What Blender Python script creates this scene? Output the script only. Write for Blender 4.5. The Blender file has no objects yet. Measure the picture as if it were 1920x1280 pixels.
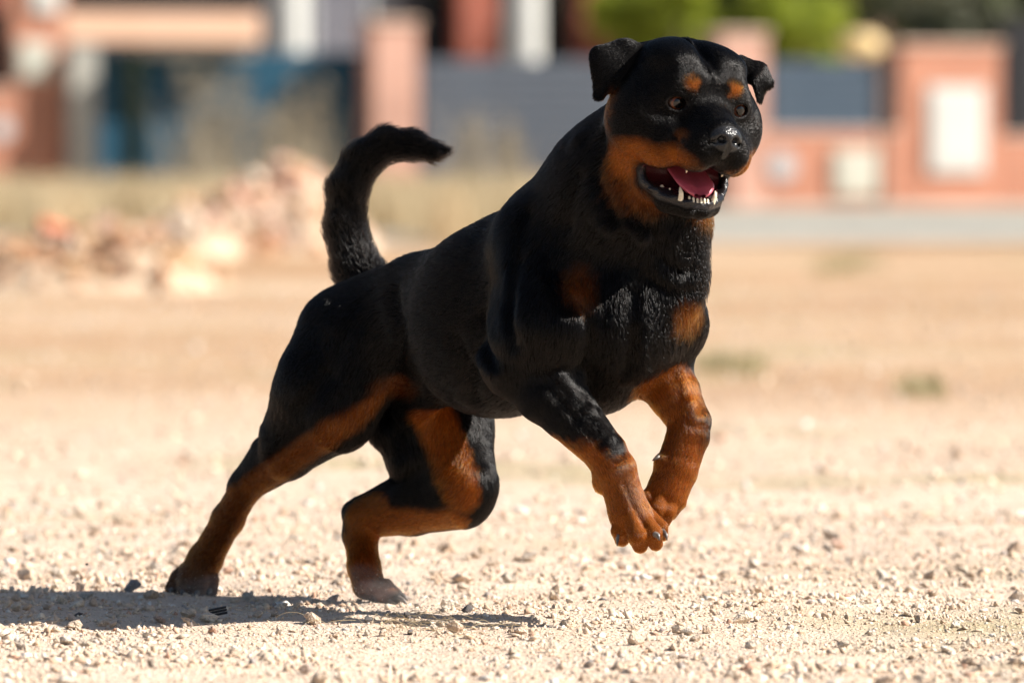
import bpy, bmesh, math, random, time
import numpy as np
from mathutils import Vector, Matrix
rng = np.random.default_rng(7)
random.seed(7)
R = math.radians

# ---------------------------------------------------------------- camera, sky, sun, exposure
sc = bpy.context.scene
COL = sc.collection
F_PX = 10667.0          # 200 mm lens on a 36 mm frame 1920 px wide
CAM_H = 0.68
TILT = math.atan(350 / F_PX)
cam_d = bpy.data.cameras.new('camera')
cam = bpy.data.objects.new('camera', cam_d); COL.objects.link(cam)
cam.location = (0, 0, CAM_H)
cam.rotation_euler = (math.pi / 2 - TILT, 0, 0)
cam_d.lens = 200; cam_d.sensor_width = 36
cam_d.clip_start = 0.1; cam_d.clip_end = 3000
cam_d.dof.use_dof = True
cam_d.dof.focus_distance = 8.27
cam_d.dof.aperture_fstop = 3.7
sc.camera = cam

SUN_EL, SUN_AZ = R(38), R(6)          # azimuth measured from +x (viewer right) towards the camera
sun_dir = Vector((math.cos(SUN_EL) * math.cos(SUN_AZ), -math.cos(SUN_EL) * math.sin(SUN_AZ), math.sin(SUN_EL)))
w = bpy.data.worlds.new('World'); sc.world = w; w.use_nodes = True
nt = w.node_tree
sky = nt.nodes.new('ShaderNodeTexSky'); sky.sky_type = 'NISHITA'; sky.sun_disc = False
sky.sun_elevation = SUN_EL
sky.sun_rotation = math.atan2(sun_dir.x, sun_dir.y)
nt.links.new(sky.outputs[0], nt.nodes['Background'].inputs[0])
nt.nodes['Background'].inputs[1].default_value = 0.05
sl = bpy.data.lights.new('sun', 'SUN'); so = bpy.data.objects.new('sun', sl); COL.objects.link(so)
sl.energy = 4.8; sl.angle = R(0.5); sl.color = (1.0, 0.945, 0.87)
so.rotation_euler = sun_dir.to_track_quat('Z', 'Y').to_euler()
so.location = (6, -2, 8)
sc.view_settings.view_transform = 'Standard'; sc.view_settings.look = 'None'
sc.view_settings.gamma = 1; sc.view_settings.use_curve_mapping = False
sc.view_settings.exposure = 1.05
sc.render.engine = 'CYCLES'
sc.cycles.use_denoising = True
sc.cycles.max_bounces = 8; sc.cycles.sample_clamp_indirect = 4; sc.cycles.sample_clamp_direct = 14
sc.cycles_curves.shape = 'RIBBONS'

# ---------------------------------------------------------------- helpers
FW = Vector((0, math.cos(TILT), -math.sin(TILT))); UP = Vector((0, math.sin(TILT), math.cos(TILT)))
def at(px, py, depth):
    """world point seen at photo pixel (px, py) whose distance along the view axis is depth"""
    return Vector((0, 0, CAM_H)) + (FW + Vector((1, 0, 0)) * ((px - 960) / F_PX) - UP * ((py - 640) / F_PX)) * depth
def ground_at(px, py, z=0.0):
    d = FW + Vector((1, 0, 0)) * ((px - 960) / F_PX) - UP * ((py - 640) / F_PX)
    t = (z - CAM_H) / d.z
    return Vector((0, 0, CAM_H)) + d * t
def tag(o, label=None, cat=None, group=None, kind=None):
    if label: o['label'] = label
    if cat: o['category'] = cat
    if group: o['group'] = group
    if kind: o['kind'] = kind
    return o
def empty(name, loc):
    o = bpy.data.objects.new(name, None); COL.objects.link(o); o.location = loc
    o.empty_display_size = 0.1
    return o
def mesh_np(name, V, Fc, mat, parent=None, smooth=False):
    """mesh from numpy verts (world coordinates, made relative to the parent) and faces (tris or quads)"""
    V = np.asarray(V, dtype=np.float32)
    if parent is not None: V = V - np.array(parent_loc(parent), dtype=np.float32)
    me = bpy.data.meshes.new(name)
    Fc = np.asarray(Fc, dtype=np.int32); n = Fc.shape[1]
    me.vertices.add(len(V)); me.vertices.foreach_set('co', V.ravel())
    me.loops.add(Fc.size); me.loops.foreach_set('vertex_index', Fc.ravel())
    me.polygons.add(len(Fc)); me.polygons.foreach_set('loop_start', np.arange(0, Fc.size, n, dtype=np.int32))
    if smooth: me.polygons.foreach_set('use_smooth', np.ones(len(Fc), dtype=bool))
    me.update(calc_edges=True); me.validate()
    if mat: me.materials.append(mat)
    o = bpy.data.objects.new(name, me); COL.objects.link(o)
    if parent is not None: o.parent = parent
    return o
def parent_loc(p):
    v = Vector((0, 0, 0))
    while p is not None:
        v = v + p.location; p = p.parent
    return v
def obj_bm(name, bm, mat, parent=None, smooth=False, loc=None):
    """bmesh in world coordinates -> one object; origin at loc (world) if given"""
    base = parent_loc(parent) if parent is not None else Vector((0, 0, 0))
    org = Vector(loc) if loc is not None else base
    bmesh.ops.translate(bm, verts=bm.verts, vec=-org)
    me = bpy.data.meshes.new(name); bm.to_mesh(me); bm.free()
    if smooth:
        for p in me.polygons: p.use_smooth = True
    if mat: me.materials.append(mat)
    o = bpy.data.objects.new(name, me); COL.objects.link(o)
    if parent is not None: o.parent = parent
    o.location = org - base
    return o
def box(bm, lo, hi, bevel=0.0):
    g = bmesh.ops.create_cube(bm, size=1)
    lo, hi = Vector(lo), Vector(hi)
    for v in g['verts']:
        v.co = Vector([(lo[i] + hi[i]) / 2 + v.co[i] * (hi[i] - lo[i]) for i in range(3)])
    if bevel:
        es = list({e for v in g['verts'] for e in v.link_edges})
        bmesh.ops.bevel(bm, geom=es, offset=bevel, segments=2, affect='EDGES', profile=0.5)
def mat_new(name):
    m = bpy.data.materials.new(name); m.use_nodes = True
    return m, m.node_tree, m.node_tree.nodes['Principled BSDF']
def node(nt, t, **kw):
    n = nt.nodes.new(t)
    for k, v in kw.items():
        if k in n.inputs: n.inputs[k].default_value = v
        else: setattr(n, k, v)
    return n
def ramp(nt, fac, stops):
    r = nt.nodes.new('ShaderNodeValToRGB'); e = r.color_ramp.elements
    while len(e) < len(stops): e.new(0.5)
    for el, (p, c) in zip(e, stops):
        el.position = p; el.color = tuple(c) + (1,)
    nt.links.new(fac, r.inputs[0]); return r.outputs[0]
def noise_mat(name, c1, c2, scale=3.0, rough=0.8, bump=0.0, bscale=40.0, c3=None, spec=0.3, coord='Object'):
    m, nt, b = mat_new(name)
    tc = node(nt, 'ShaderNodeTexCoord')
    n = node(nt, 'ShaderNodeTexNoise'); n.inputs['Scale'].default_value = scale; n.inputs['Detail'].default_value = 6
    nt.links.new(tc.outputs[coord], n.inputs['Vector'])
    st = [(0.32, c1), (0.68, c2)] if c3 is None else [(0.3, c1), (0.5, c2), (0.7, c3)]
    nt.links.new(ramp(nt, n.outputs['Fac'], st), b.inputs['Base Color'])
    b.inputs['Roughness'].default_value = rough; b.inputs['Specular IOR Level'].default_value = spec
    if bump:
        n2 = node(nt, 'ShaderNodeTexNoise'); n2.inputs['Scale'].default_value = bscale; n2.inputs['Detail'].default_value = 8
        nt.links.new(tc.outputs[coord], n2.inputs['Vector'])
        bp = node(nt, 'ShaderNodeBump'); bp.inputs['Strength'].default_value = bump; bp.inputs['Distance'].default_value = 0.02
        nt.links.new(n2.outputs['Fac'], bp.inputs['Height']); nt.links.new(bp.outputs[0], b.inputs['Normal'])
    return m
def attr_mat(name, attr, rough=0.85, spec=0.2, bump=0.3, bscale=300, var=0.25):
    m, nt, b = mat_new(name)
    a = node(nt, 'ShaderNodeAttribute'); a.attribute_name = attr
    tc = node(nt, 'ShaderNodeTexCoord')
    n = node(nt, 'ShaderNodeTexNoise'); n.inputs['Scale'].default_value = bscale; n.inputs['Detail'].default_value = 5
    nt.links.new(tc.outputs['Object'], n.inputs['Vector'])
    mx = node(nt, 'ShaderNodeMix'); mx.data_type = 'RGBA'; mx.blend_type = 'MULTIPLY'; mx.inputs[0].default_value = 1
    nt.links.new(a.outputs['Color'], mx.inputs[6])
    nt.links.new(ramp(nt, n.outputs['Fac'], [(0.3, (1 - var,) * 3), (0.7, (1 + var * .3,) * 3)]), mx.inputs[7])
    nt.links.new(mx.outputs[2], b.inputs['Base Color'])
    b.inputs['Roughness'].default_value = rough; b.inputs['Specular IOR Level'].default_value = spec
    if bump:
        bp = node(nt, 'ShaderNodeBump'); bp.inputs['Strength'].default_value = bump; bp.inputs['Distance'].default_value = 0.003
        nt.links.new(n.outputs['Fac'], bp.inputs['Height']); nt.links.new(bp.outputs[0], b.inputs['Normal'])
    return m
VOX = 2.5; FUR = 720000; GRAVEL = 85000
# ================================================================ GROUND
def vnoise(x, y, cell, seed):
    g = np.random.default_rng(seed).random((256, 256))
    u = x / cell; v = y / cell; i = np.floor(u).astype(int); j = np.floor(v).astype(int); fu = u - i; fv = v - j
    fu = fu * fu * (3 - 2 * fu); fv = fv * fv * (3 - 2 * fv)
    G = lambda a, b_: g[a % 256, b_ % 256]
    return (G(i, j) * (1 - fu) + G(i + 1, j) * fu) * (1 - fv) + (G(i, j + 1) * (1 - fu) + G(i + 1, j + 1) * fu) * fv - .5
def gz(x, y):
    x = np.asarray(x, float); y = np.asarray(y, float)
    fade = np.clip((16 - y) / 4, 0, 1) * np.clip((y - 3) / 2, 0, 1) * np.clip((3.2 - np.abs(x)) / 1, 0, 1)
    return fade * (.018 * vnoise(x, y, .42, 1) + .009 * vnoise(x, y, .11, 2) + .006 * vnoise(x, y, .035, 3) - .001)
def grow(a, b, step, first, f=1.3):
    out = []; v = a; s = first
    while (v < b if step > 0 else v > b):
        s *= f; v += s if step > 0 else -s; out.append(v)
    return out
xs = np.array(grow(-2.2, -400, -1, .02)[::-1] + list(np.arange(-2.2, 2.2001, .02)) + grow(2.2, 400, 1, .02))
ys = np.array(grow(6.4, -60, -1, .02)[::-1] + list(np.arange(6.4, 12.0001, .02)) + grow(12, 900, 1, .02, 1.15))
GX, GY = np.meshgrid(xs, ys, indexing='ij'); GZ = gz(GX, GY)
nx_, ny_ = GX.shape; ii = (np.arange(nx_ - 1)[:, None] * ny_ + np.arange(ny_ - 1)[None]).ravel()
m_gr, nt, b = mat_new('gravel_earth')
tc = node(nt, 'ShaderNodeTexCoord')
def gnoise(scale, det=6, off=0):
    n = node(nt, 'ShaderNodeTexNoise'); n.inputs['Scale'].default_value = scale; n.inputs['Detail'].default_value = det
    mp = node(nt, 'ShaderNodeMapping'); mp.inputs['Location'].default_value = (off, off * .7, 0)
    nt.links.new(tc.outputs['Object'], mp.inputs[0]); nt.links.new(mp.outputs[0], n.inputs['Vector']); return n.outputs['Fac']
def mixc(fac, c1, c2, mode='MIX'):
    mx = node(nt, 'ShaderNodeMix'); mx.data_type = 'RGBA'; mx.blend_type = mode
    if isinstance(fac, float): mx.inputs[0].default_value = fac
    else: nt.links.new(fac, mx.inputs[0])
    for sck, c in ((6, c1), (7, c2)):
        if isinstance(c, tuple): mx.inputs[sck].default_value = c + (1,)
        else: nt.links.new(c, mx.inputs[sck])
    return mx.outputs[2]
fine = ramp(nt, gnoise(95, 8), [(.25, (.58, .43, .31)), (.5, (.71, .56, .425)), (.75, (.79, .66, .525))])
mid = ramp(nt, gnoise(7, 7, 3), [(.3, (.56, .405, .295)), (.5, (.68, .525, .41)), (.7, (.77, .645, .52))])
base_c = mixc(.45, fine, mid)
sepn = node(nt, 'ShaderNodeSeparateXYZ'); nt.links.new(tc.outputs['Object'], sepn.inputs[0])
mrn = node(nt, 'ShaderNodeMapRange'); mrn.inputs['From Min'].default_value = 11; mrn.inputs['From Max'].default_value = 17.5
nt.links.new(sepn.outputs['Y'], mrn.inputs['Value'])
sandy = ramp(nt, gnoise(.35, 7, 11), [(.36, (.40, .225, .11)), (.5, (.48, .30, .165)), (.66, (.58, .43, .29))])
far_c = mixc(.15, sandy, mid)
cc = mixc(mrn.outputs[0], base_c, far_c)
weedp = ramp(nt, gnoise(.8, 5, 21), [(.56, (0, 0, 0)), (.70, (.8, .8, .8))])
cc = mixc(weedp, cc, (.36, .31, .16))
nt.links.new(cc, b.inputs['Base Color']); b.inputs['Roughness'].default_value = .95; b.inputs['Specular IOR Level'].default_value = .1
bp = node(nt, 'ShaderNodeBump'); bp.inputs['Strength'].default_value = .8; bp.inputs['Distance'].default_value = .012
nt.links.new(gnoise(160, 9, 5), bp.inputs['Height']); nt.links.new(bp.outputs[0], b.inputs['Normal'])
ground = mesh_np('ground', np.stack([GX, GY, GZ], -1).reshape(-1, 3), np.stack([ii, ii + ny_, ii + ny_ + 1, ii + 1], 1), m_gr, smooth=True)
tag(ground, kind='structure')

def hull_rock(n, seed, squash=(1, 1, .7)):
    r = np.random.default_rng(seed); p = r.normal(size=(n, 3)); p /= np.linalg.norm(p, axis=1)[:, None]
    p *= r.uniform(.82, 1.1, n)[:, None] * np.array(squash) * r.uniform(.75, 1.2, 3)
    bm = bmesh.new()
    for q in p: bm.verts.new(q)
    g = bmesh.ops.convex_hull(bm, input=bm.verts)
    bmesh.ops.delete(bm, geom=list({v for v in g['geom_interior'] + g['geom_unused'] if isinstance(v, bmesh.types.BMVert)}), context='VERTS')
    bmesh.ops.triangulate(bm, faces=bm.faces); bmesh.ops.recalc_face_normals(bm, faces=bm.faces)
    bm.verts.index_update()
    V = np.array([v.co[:] for v in bm.verts]); Fc = np.array([[v.index for v in f.verts] for f in bm.faces]); bm.free()
    return V, Fc
PAL = np.array([(.66, .505, .37), (.71, .565, .43), (.77, .655, .52), (.60, .425, .295), (.69, .525, .385), (.56, .47, .41), (.60, .36, .25), (.80, .74, .66), (.42, .36, .32), (.68, .52, .37)])
PALW = np.array([.2, .2, .14, .1, .14, .05, .03, .06, .02, .06]); PALW /= PALW.sum()
def rot_mats(n, tilt=.6):
    a = rng.uniform(0, 2 * math.pi, n); b_ = rng.normal(0, tilt, n); c = rng.normal(0, tilt, n)
    ca, sa, cb, sb, cc_, sc_ = np.cos(a), np.sin(a), np.cos(b_), np.sin(b_), np.cos(c), np.sin(c)
    Z = np.zeros(n); O = np.ones(n)
    Rz = np.stack([ca, -sa, Z, sa, ca, Z, Z, Z, O], 1).reshape(n, 3, 3); Rx = np.stack([O, Z, Z, Z, cb, -sb, Z, sb, cb], 1).reshape(n, 3, 3)
    Ry = np.stack([cc_, Z, sc_, Z, O, Z, -sc_, Z, cc_], 1).reshape(n, 3, 3)
    return Rz @ Rx @ Ry
m_peb = attr_mat('pebble', 'tint', .9, .15, .4, 260, .22)
def scatter(name, X, Y, rad, hullpts, ntemp, sink=.25, lift=0):
    VV, FF, CC = [], [], []; off = 0
    which = rng.integers(0, ntemp, len(X)); Rm = rot_mats(len(X)); zz = gz(X, Y)
    for t in range(ntemp):
        V, Fc = hull_rock(hullpts, 100 + t); m = np.nonzero(which == t)[0]
        if not len(m): continue
        W = np.einsum('nij,vj->nvi', Rm[m], V) * rad[m][:, None, None] * rng.uniform(.75, 1.25, (len(m), 1, 3))
        W += np.stack([X[m], Y[m], zz[m] + rad[m] * (1 - 2 * sink) * .6 + lift], 1)[:, None, :]
        VV.append(W.reshape(-1, 3)); FF.append((Fc[None] + (np.arange(len(m)) * len(V))[:, None, None] + off).reshape(-1, 3)); off += len(m) * len(V)
        c = PAL[rng.choice(len(PAL), len(m), p=PALW)] * rng.uniform(.82, 1.12, (len(m), 1))
        CC.append(np.repeat(c, len(V), 0))
    o = mesh_np(name, np.concatenate(VV), np.concatenate(FF), m_peb, ground)
    c = np.concatenate(CC); at_ = o.data.attributes.new('tint', 'FLOAT_COLOR', 'POINT')
    at_.data.foreach_set('color', np.concatenate([c, np.ones((len(c), 1))], 1).astype(np.float32).ravel())
    return o
def wedge(n, y0, y1, pw=1.0, extra=.3):
    y = y0 + (y1 - y0) * rng.random(n) ** pw; return (rng.random(n) * 2 - 1) * (.093 * y + extra), y
X1, Y1 = wedge(GRAVEL, 6.9, 10.8, 1.0); r1 = np.clip(rng.lognormal(math.log(.0021), .66, GRAVEL), .0009, .010)
r1 *= np.clip(.45 + 1.1 * (vnoise(X1, Y1, .16, 8) + .5) * (vnoise(X1, Y1, .05, 9) + .9), .4, 1.5)
X2, Y2 = wedge(GRAVEL // 3, 10.6, 30, 1.6); r2 = np.clip(rng.lognormal(math.log(.0034), .65, len(X2)), .002, .018) * (.7 + Y2 / 45)
gv = scatter('gravel', np.concatenate([X1, X2]), np.concatenate([Y1, Y2]), np.concatenate([r1, r2]), 9, 10, .40)
tag(gv, kind='stuff')
# the 300 stones that show largest, each one its own piece of the ground
m_st, nt, b = mat_new('stone')
oi = node(nt, 'ShaderNodeObjectInfo')
cr = ramp(nt, oi.outputs['Random'], [(0, (.68, .53, .40)), (.2, (.76, .64, .51)), (.4, (.80, .71, .60)), (.55, (.66, .50, .37)), (.7, (.73, .58, .45)), (.85, (.78, .68, .56)), (.94, (.55, .49, .44)), (1, (.60, .36, .25))])
tc = node(nt, 'ShaderNodeTexCoord'); n = node(nt, 'ShaderNodeTexNoise'); n.inputs['Scale'].default_value = 2.2; n.inputs['Detail'].default_value = 8
nt.links.new(tc.outputs['Object'], n.inputs['Vector'])
mx = node(nt, 'ShaderNodeMix'); mx.data_type = 'RGBA'; mx.blend_type = 'MULTIPLY'; mx.inputs[0].default_value = 1
nt.links.new(cr, mx.inputs[6]); nt.links.new(ramp(nt, n.outputs['Fac'], [(.3, (.84, .81, .78)), (.7, (1.05, 1.05, 1.05))]), mx.inputs[7]); nt.links.new(mx.outputs[2], b.inputs['Base Color'])
b.inputs['Roughness'].default_value = .9; b.inputs['Specular IOR Level'].default_value = .2
bp = node(nt, 'ShaderNodeBump'); bp.inputs['Strength'].default_value = .6; bp.inputs['Distance'].default_value = .15
nt.links.new(n.outputs['Fac'], bp.inputs['Height']); nt.links.new(bp.outputs[0], b.inputs['Normal'])
m_std = noise_mat('dark_stone', (.075, .068, .066), (.14, .125, .12), 2.0, .85)
STM = []
for t in range(10):
    V, Fc = hull_rock(16, 300 + t, (1, .9, .68)); me = bpy.data.meshes.new('stone')
    me.from_pydata(V.tolist(), [], Fc.tolist()); me.materials.append(m_st); STM.append(me)
def stone(x, y, r, mesh=None, lift=0.0, sink=.2):
    o = bpy.data.objects.new('stone', mesh or STM[int(rng.integers(10))]); COL.objects.link(o); o.parent = ground
    z = float(gz(x, y))
    o.location = (x, y, z + r * (.62 - sink) + lift); o.scale = (r * rng.uniform(.85, 1.25), r * rng.uniform(.85, 1.15), r * rng.uniform(.8, 1.15))
    o.rotation_euler = (rng.normal(0, .35), rng.normal(0, .35), rng.uniform(0, 6.28)); return o
dark = STM[3].copy(); dark.materials.clear(); dark.materials.append(m_std)
for (px, py, r) in ((875, 1153, .011), (765, 1163, .010), (770, 1185, .008), (690, 1172, .009), (148, 1158, .008), (1130, 1130, .009)):
    p = ground_at(px, py); stone(p.x, p.y, r, dark)
for (px, py, r) in ((350, 1160, .016), (392, 1166, .018), (585, 1172, .014), (300, 1165, .011), (515, 1160, .010), (1290, 1185, .013), (30, 1155, .012), (1650, 1150, .012), (440, 1232, .012), (1040, 1150, .011)):
    p = ground_at(px, py); stone(p.x, p.y, r)
nleft = 300 - 16
xs_, ys_ = wedge(nleft, 7.25, 10.2, 1.15, .05)
for x, y in zip(xs_, ys_): stone(float(x), float(y), float(np.clip(rng.lognormal(math.log(.0095), .33), .006, .017)) * (.7 + y / 26))
# road beyond the lot, with a pale kerb on each side
m_road = noise_mat('asphalt', (.31, .30, .26), (.40, .385, .33), 3, .9)
m_kerb = noise_mat('kerb_concrete', (.50, .45, .38), (.62, .57, .49), 4, .9)
m_walk = noise_mat('pavement_slab', (.44, .37, .29), (.54, .46, .37), 3, .9)
y0 = ground_at(960, 458).y; y1 = ground_at(960, 414).y
def sheet(name, xa, xb, ya, yb, z0, z1, mat):
    bm = bmesh.new(); box(bm, (xa, ya, z0), (xb, yb, z1), .01); o = obj_bm(name, bm, mat); tag(o, kind='structure'); return o
sheet('road', -60, 60, y0, y1, -.2, .006, m_road)
sheet('kerb', -60, 60, y1 + .004, y1 + .16, -.2, .11, m_kerb)
sheet('pavement', -60, 60, y1 + .164, 70.5, -.2, .095, m_walk)
sheet('kerb', -60, 60, y0 - .15, y0 - .004, -.2, .05, m_kerb)

# ================================================================ STREET FRONT, about 66 m away
WD = 66.0
TURN = R(20); PIV = Vector((1.5, 66.0, 0)); STREET0 = set(bpy.data.objects)
def street_at(px, py, depth):
    """the street front runs at a slant to the view: a point on a line parallel to it, before the whole street is turned about PIV"""
    k = (px - 960) / F_PX; dy = depth - PIV.y; c, s = math.cos(TURN), math.sin(TURN)
    dx = (k * (PIV.y + dy * c) - PIV.x + dy * s) / (c - k * s)
    yy = PIV.y + dx * s + dy * c
    return Vector((PIV.x + dx, PIV.y + dy, at(px, py, yy).z))
def rect(px0, px1, py0, py1, depth):
    a = street_at(px0, py1, depth); b_ = street_at(px1, py0, depth); m = street_at((px0 + px1) / 2, py1, depth); n = street_at((px0 + px1) / 2, py0, depth)
    return a.x, b_.x, m.z, n.z, a.y
def slab(px0, px1, py0, py1, depth, thick, bev=.012, ground_base=False):
    x0, x1, z0, z1, y = rect(px0, px1, py0, py1, depth)
    bm = bmesh.new(); box(bm, (x0, y, .09 if ground_base else z0), (x1, y + thick, z1), bev); return bm
def brick_mat(name, c1, c2, mortar):
    m, nt, b = mat_new(name); tc = node(nt, 'ShaderNodeTexCoord'); mp = node(nt, 'ShaderNodeMapping'); mp.inputs['Rotation'].default_value = (math.pi / 2, 0, 0)
    br = node(nt, 'ShaderNodeTexBrick'); br.inputs['Scale'].default_value = 4.2; br.inputs['Color1'].default_value = c1 + (1,); br.inputs['Color2'].default_value = c2 + (1,)
    br.inputs['Mortar'].default_value = mortar + (1,); br.inputs['Mortar Size'].default_value = .015
    nt.links.new(tc.outputs['Object'], mp.inputs[0]); nt.links.new(mp.outputs[0], br.inputs[0])
    n = node(nt, 'ShaderNodeTexNoise'); n.inputs['Scale'].default_value = 1.3; n.inputs['Detail'].default_value = 6; nt.links.new(tc.outputs['Object'], n.inputs['Vector'])
    mx = node(nt, 'ShaderNodeMix'); mx.data_type = 'RGBA'; mx.blend_type = 'MULTIPLY'; mx.inputs[0].default_value = 1
    nt.links.new(br.outputs[0], mx.inputs[6]); nt.links.new(ramp(nt, n.outputs['Fac'], [(.3, (.78, .76, .74)), (.7, (1.08, 1.06, 1.04))]), mx.inputs[7])
    nt.links.new(mx.outputs[2], b.inputs['Base Color']); b.inputs['Roughness'].default_value = .9; return m
m_brick = brick_mat('salmon_brick', (.48, .20, .125), (.55, .245, .155), (.48, .33, .25))
m_brickp = brick_mat('pink_brick', (.57, .315, .24), (.62, .36, .28), (.56, .42, .35))
m_red = brick_mat('red_brick', (.30, .07, .045), (.36, .10, .06), (.35, .2, .15))
m_cap = noise_mat('coping', (.60, .44, .34), (.68, .52, .42), 3, .9)
m_peach = noise_mat('peach_render', (.70, .44, .30), (.76, .50, .36), 2, .9)
m_white = noise_mat('white_paint', (.60, .60, .56), (.66, .66, .62), 2, .6)
m_ivory = noise_mat('ivory_box', (.52, .52, .44), (.58, .58, .50), 2, .6)
m_grey = noise_mat('grey_metal', (.42, .44, .45), (.50, .52, .53), 2, .5)
m_blue = noise_mat('blue_slat', (.010, .060, .105), (.014, .078, .135), 2, .55)
m_slate = noise_mat('slate_slat', (.075, .09, .115), (.095, .112, .14), 2, .6)
m_darkb = noise_mat('dark_blue_slat', (.055, .085, .125), (.075, .11, .15), 2, .6)
m_conc = noise_mat('post_concrete', (.36, .35, .31), (.46, .45, .40), 3, .9)
m_shaded = noise_mat('shaded_grey_wall', (.045, .043, .048), (.07, .066, .07), 1, .9)  # grey facade wall, the shade under the porch put into its colour
m_lav = noise_mat('shutter', (.17, .17, .20), (.22, .22, .25), 1, .7)
m_pane = noise_mat('window_glass', (.012, .014, .018), (.02, .023, .03), 1, .08, spec=.6)
m_black = noise_mat('black_metal', (.012, .012, .014), (.022, .022, .026), 2, .5)
def pillar(name, px0, px1, py0, mat, label, depth=WD, thick=.5, cap=True, group=None):
    x0, x1, z0, z1, y = rect(px0, px1, py0, 400, depth)
    e = empty(name, ((x0 + x1) / 2, y + thick / 2, .09)); tag(e, label, 'pillar')
    bm = bmesh.new(); box(bm, (x0, y, .09), (x1, y + thick, z1), .012); obj_bm('shaft', bm, mat, e)
    if cap:
        bm = bmesh.new(); box(bm, (x0 - .03, y - .03, z1 + .002), (x1 + .03, y + thick + .03, z1 + .06), .012); obj_bm('cap', bm, m_cap, e)
    return e
def low_wall(px0, px1, py0, label, depth=WD, thick=.22, mat=None):
    x0, x1, z0, z1, y = rect(px0, px1, py0, 400, depth)
    e = empty('garden_wall', ((x0 + x1) / 2, y + thick / 2, .09)); tag(e, label, 'wall')
    bm = bmesh.new(); box(bm, (x0, y, .09), (x1, y + thick, z1), .01); obj_bm('brickwork', bm, mat or m_brick, e)
    bm = bmesh.new(); box(bm, (x0, y - .02, z1 + .002), (x1, y + thick + .02, z1 + .045), .01); obj_bm('coping', bm, m_cap, e)
    return e
def slat_fence(name, px0, px1, py0, py1, mat, label, cat, depth=WD + .15, pitch=.13, z_floor=None):
    x0, x1, z0, z1, y = rect(px0, px1, py0, py1, depth)
    if z_floor is not None: z0 = z_floor
    e = empty(name, ((x0 + x1) / 2, y, z0)); tag(e, label, cat)
    n = max(1, int((z1 - z0) / pitch)); h = (z1 - z0) / n
    src = None
    for i in range(n):
        if src is None:
            bm = bmesh.new(); box(bm, (x0 + .03, y, z0 + .008), (x1 - .03, y + .03, z0 + h - .008), .006)
            src = obj_bm('slat', bm, mat, e)
        else:
            o = src.copy(); COL.objects.link(o); o.parent = e; o.location = src.location + Vector((0, 0, i * h))
    k = max(1, round((x1 - x0) / 1.6))
    for i in range(k + 1):
        xx = x0 + (x1 - x0) * i / k
        bm = bmesh.new(); box(bm, (xx - .03, y + .034, z0), (xx + .03, y + .09, z1 + .02), .006); obj_bm('post', bm, mat, e)
    bm = bmesh.new(); box(bm, (x0, y + .094, z0), (x1, y + .10, z1), .001); obj_bm('backing', bm, mat, e)
    return e
# left-hand entrance
pillar('brick_pillar', 22, 122, -90, m_brick, 'tall salmon brick gate pillar carrying a white meter box', cap=True)
low_wall(-260, 21, 168, 'low salmon brick wall below the black gate panel')
slat_fence('gate_panel', -260, 18, 20, 160, m_black, 'black slatted panel above the low brick wall beside the tall pillar', 'fence')
def meter(px0, px1, py0, py1, label, mat=None, name='meter_box', depth=WD):
    x0, x1, z0, z1, y = rect(px0, px1, py0, py1, depth)
    e = empty(name, ((x0 + x1) / 2, y, z0)); tag(e, label, 'box')
    bm = bmesh.new(); box(bm, (x0, y - .05, z0), (x1, y - .004, z1), .012); obj_bm('housing', bm, mat or m_white, e)
    mx_, mz_ = (x1 - x0) * .1, (z1 - z0) * .08
    bm = bmesh.new(); box(bm, (x0 + mx_, y - .062, z0 + mz_), (x1 - mx_, y - .052, z1 - mz_), .004); obj_bm('door', bm, mat or m_white, e)
    return e
meter(32, 95, 78, 150, 'ivory meter box on the tall salmon gate pillar', m_ivory)
meter(58, 112, -35, 26, 'white box near the top of the tall salmon gate pillar', m_white, name='wall_box')
def disc(px, py, r, label, depth=WD):
    c = street_at(px, py, depth); bm = bmesh.new()
    bmesh.ops.create_cone(bm, cap_ends=True, segments=28, radius1=r, radius2=r * .92, depth=.03)
    bmesh.ops.rotate(bm, verts=bm.verts, cent=(0, 0, 0), matrix=Matrix.Rotation(math.pi / 2, 3, 'X')); bmesh.ops.translate(bm, verts=bm.verts, vec=(c.x, c.y - .02, c.z))
    o = obj_bm('wall_plate', bm, m_grey, loc=(c.x, c.y, c.z)); tag(o, label, 'plate'); return o
disc(2, 242, .13, 'round grey metal plate on the low wall below the black panel')
bm = slab(122.6, 490, 24, 80, WD, .5); o = obj_bm('lintel', bm, m_peach); tag(o, 'long peach lintel beam above the blue slatted gate', 'beam')
bm = slab(275, 480, 83, 104, WD + .1, .3); o = obj_bm('strip', bm, m_conc); tag(o, 'narrow beige ledge hanging under the peach lintel', 'strip')  # narrow beige strip below the beam
slat_fence('sliding_gate', 124, 690, 97, 392, m_blue, 'wide dark blue slatted gate under the peach lintel', 'gate', depth=WD + .5, z_floor=.1)
bm = slab(134, 184, 84, 392, WD - .25, .2, ground_base=True); o = obj_bm('concrete_post', bm, m_conc); tag(o, 'pale grey concrete post standing against the blue gate', 'post')
pillar('brick_pillar', 700, 784, 47, m_brickp, 'slim pink brick pillar between the blue gate and the slate fence')
slat_fence('slat_fence', 788, 1346, 114, 392, m_slate, 'slate grey slatted fence between two pink brick pillars', 'fence', z_floor=.1)
pillar('brick_pillar', 1350, 1438, 68, m_brickp, 'pink brick pillar at the end of the long slate fence')
low_wall(1439, 1689, 250, 'low salmon brick wall carrying a round grey plate and an ivory box')
slat_fence('fence_panel', 1440, 1688, 116, 244, m_darkb, 'dark blue slatted fence panel on the low brick wall', 'fence')
disc(1466, 312, .17, 'round grey metal plate on the wall under the dark blue fence panel')
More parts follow.
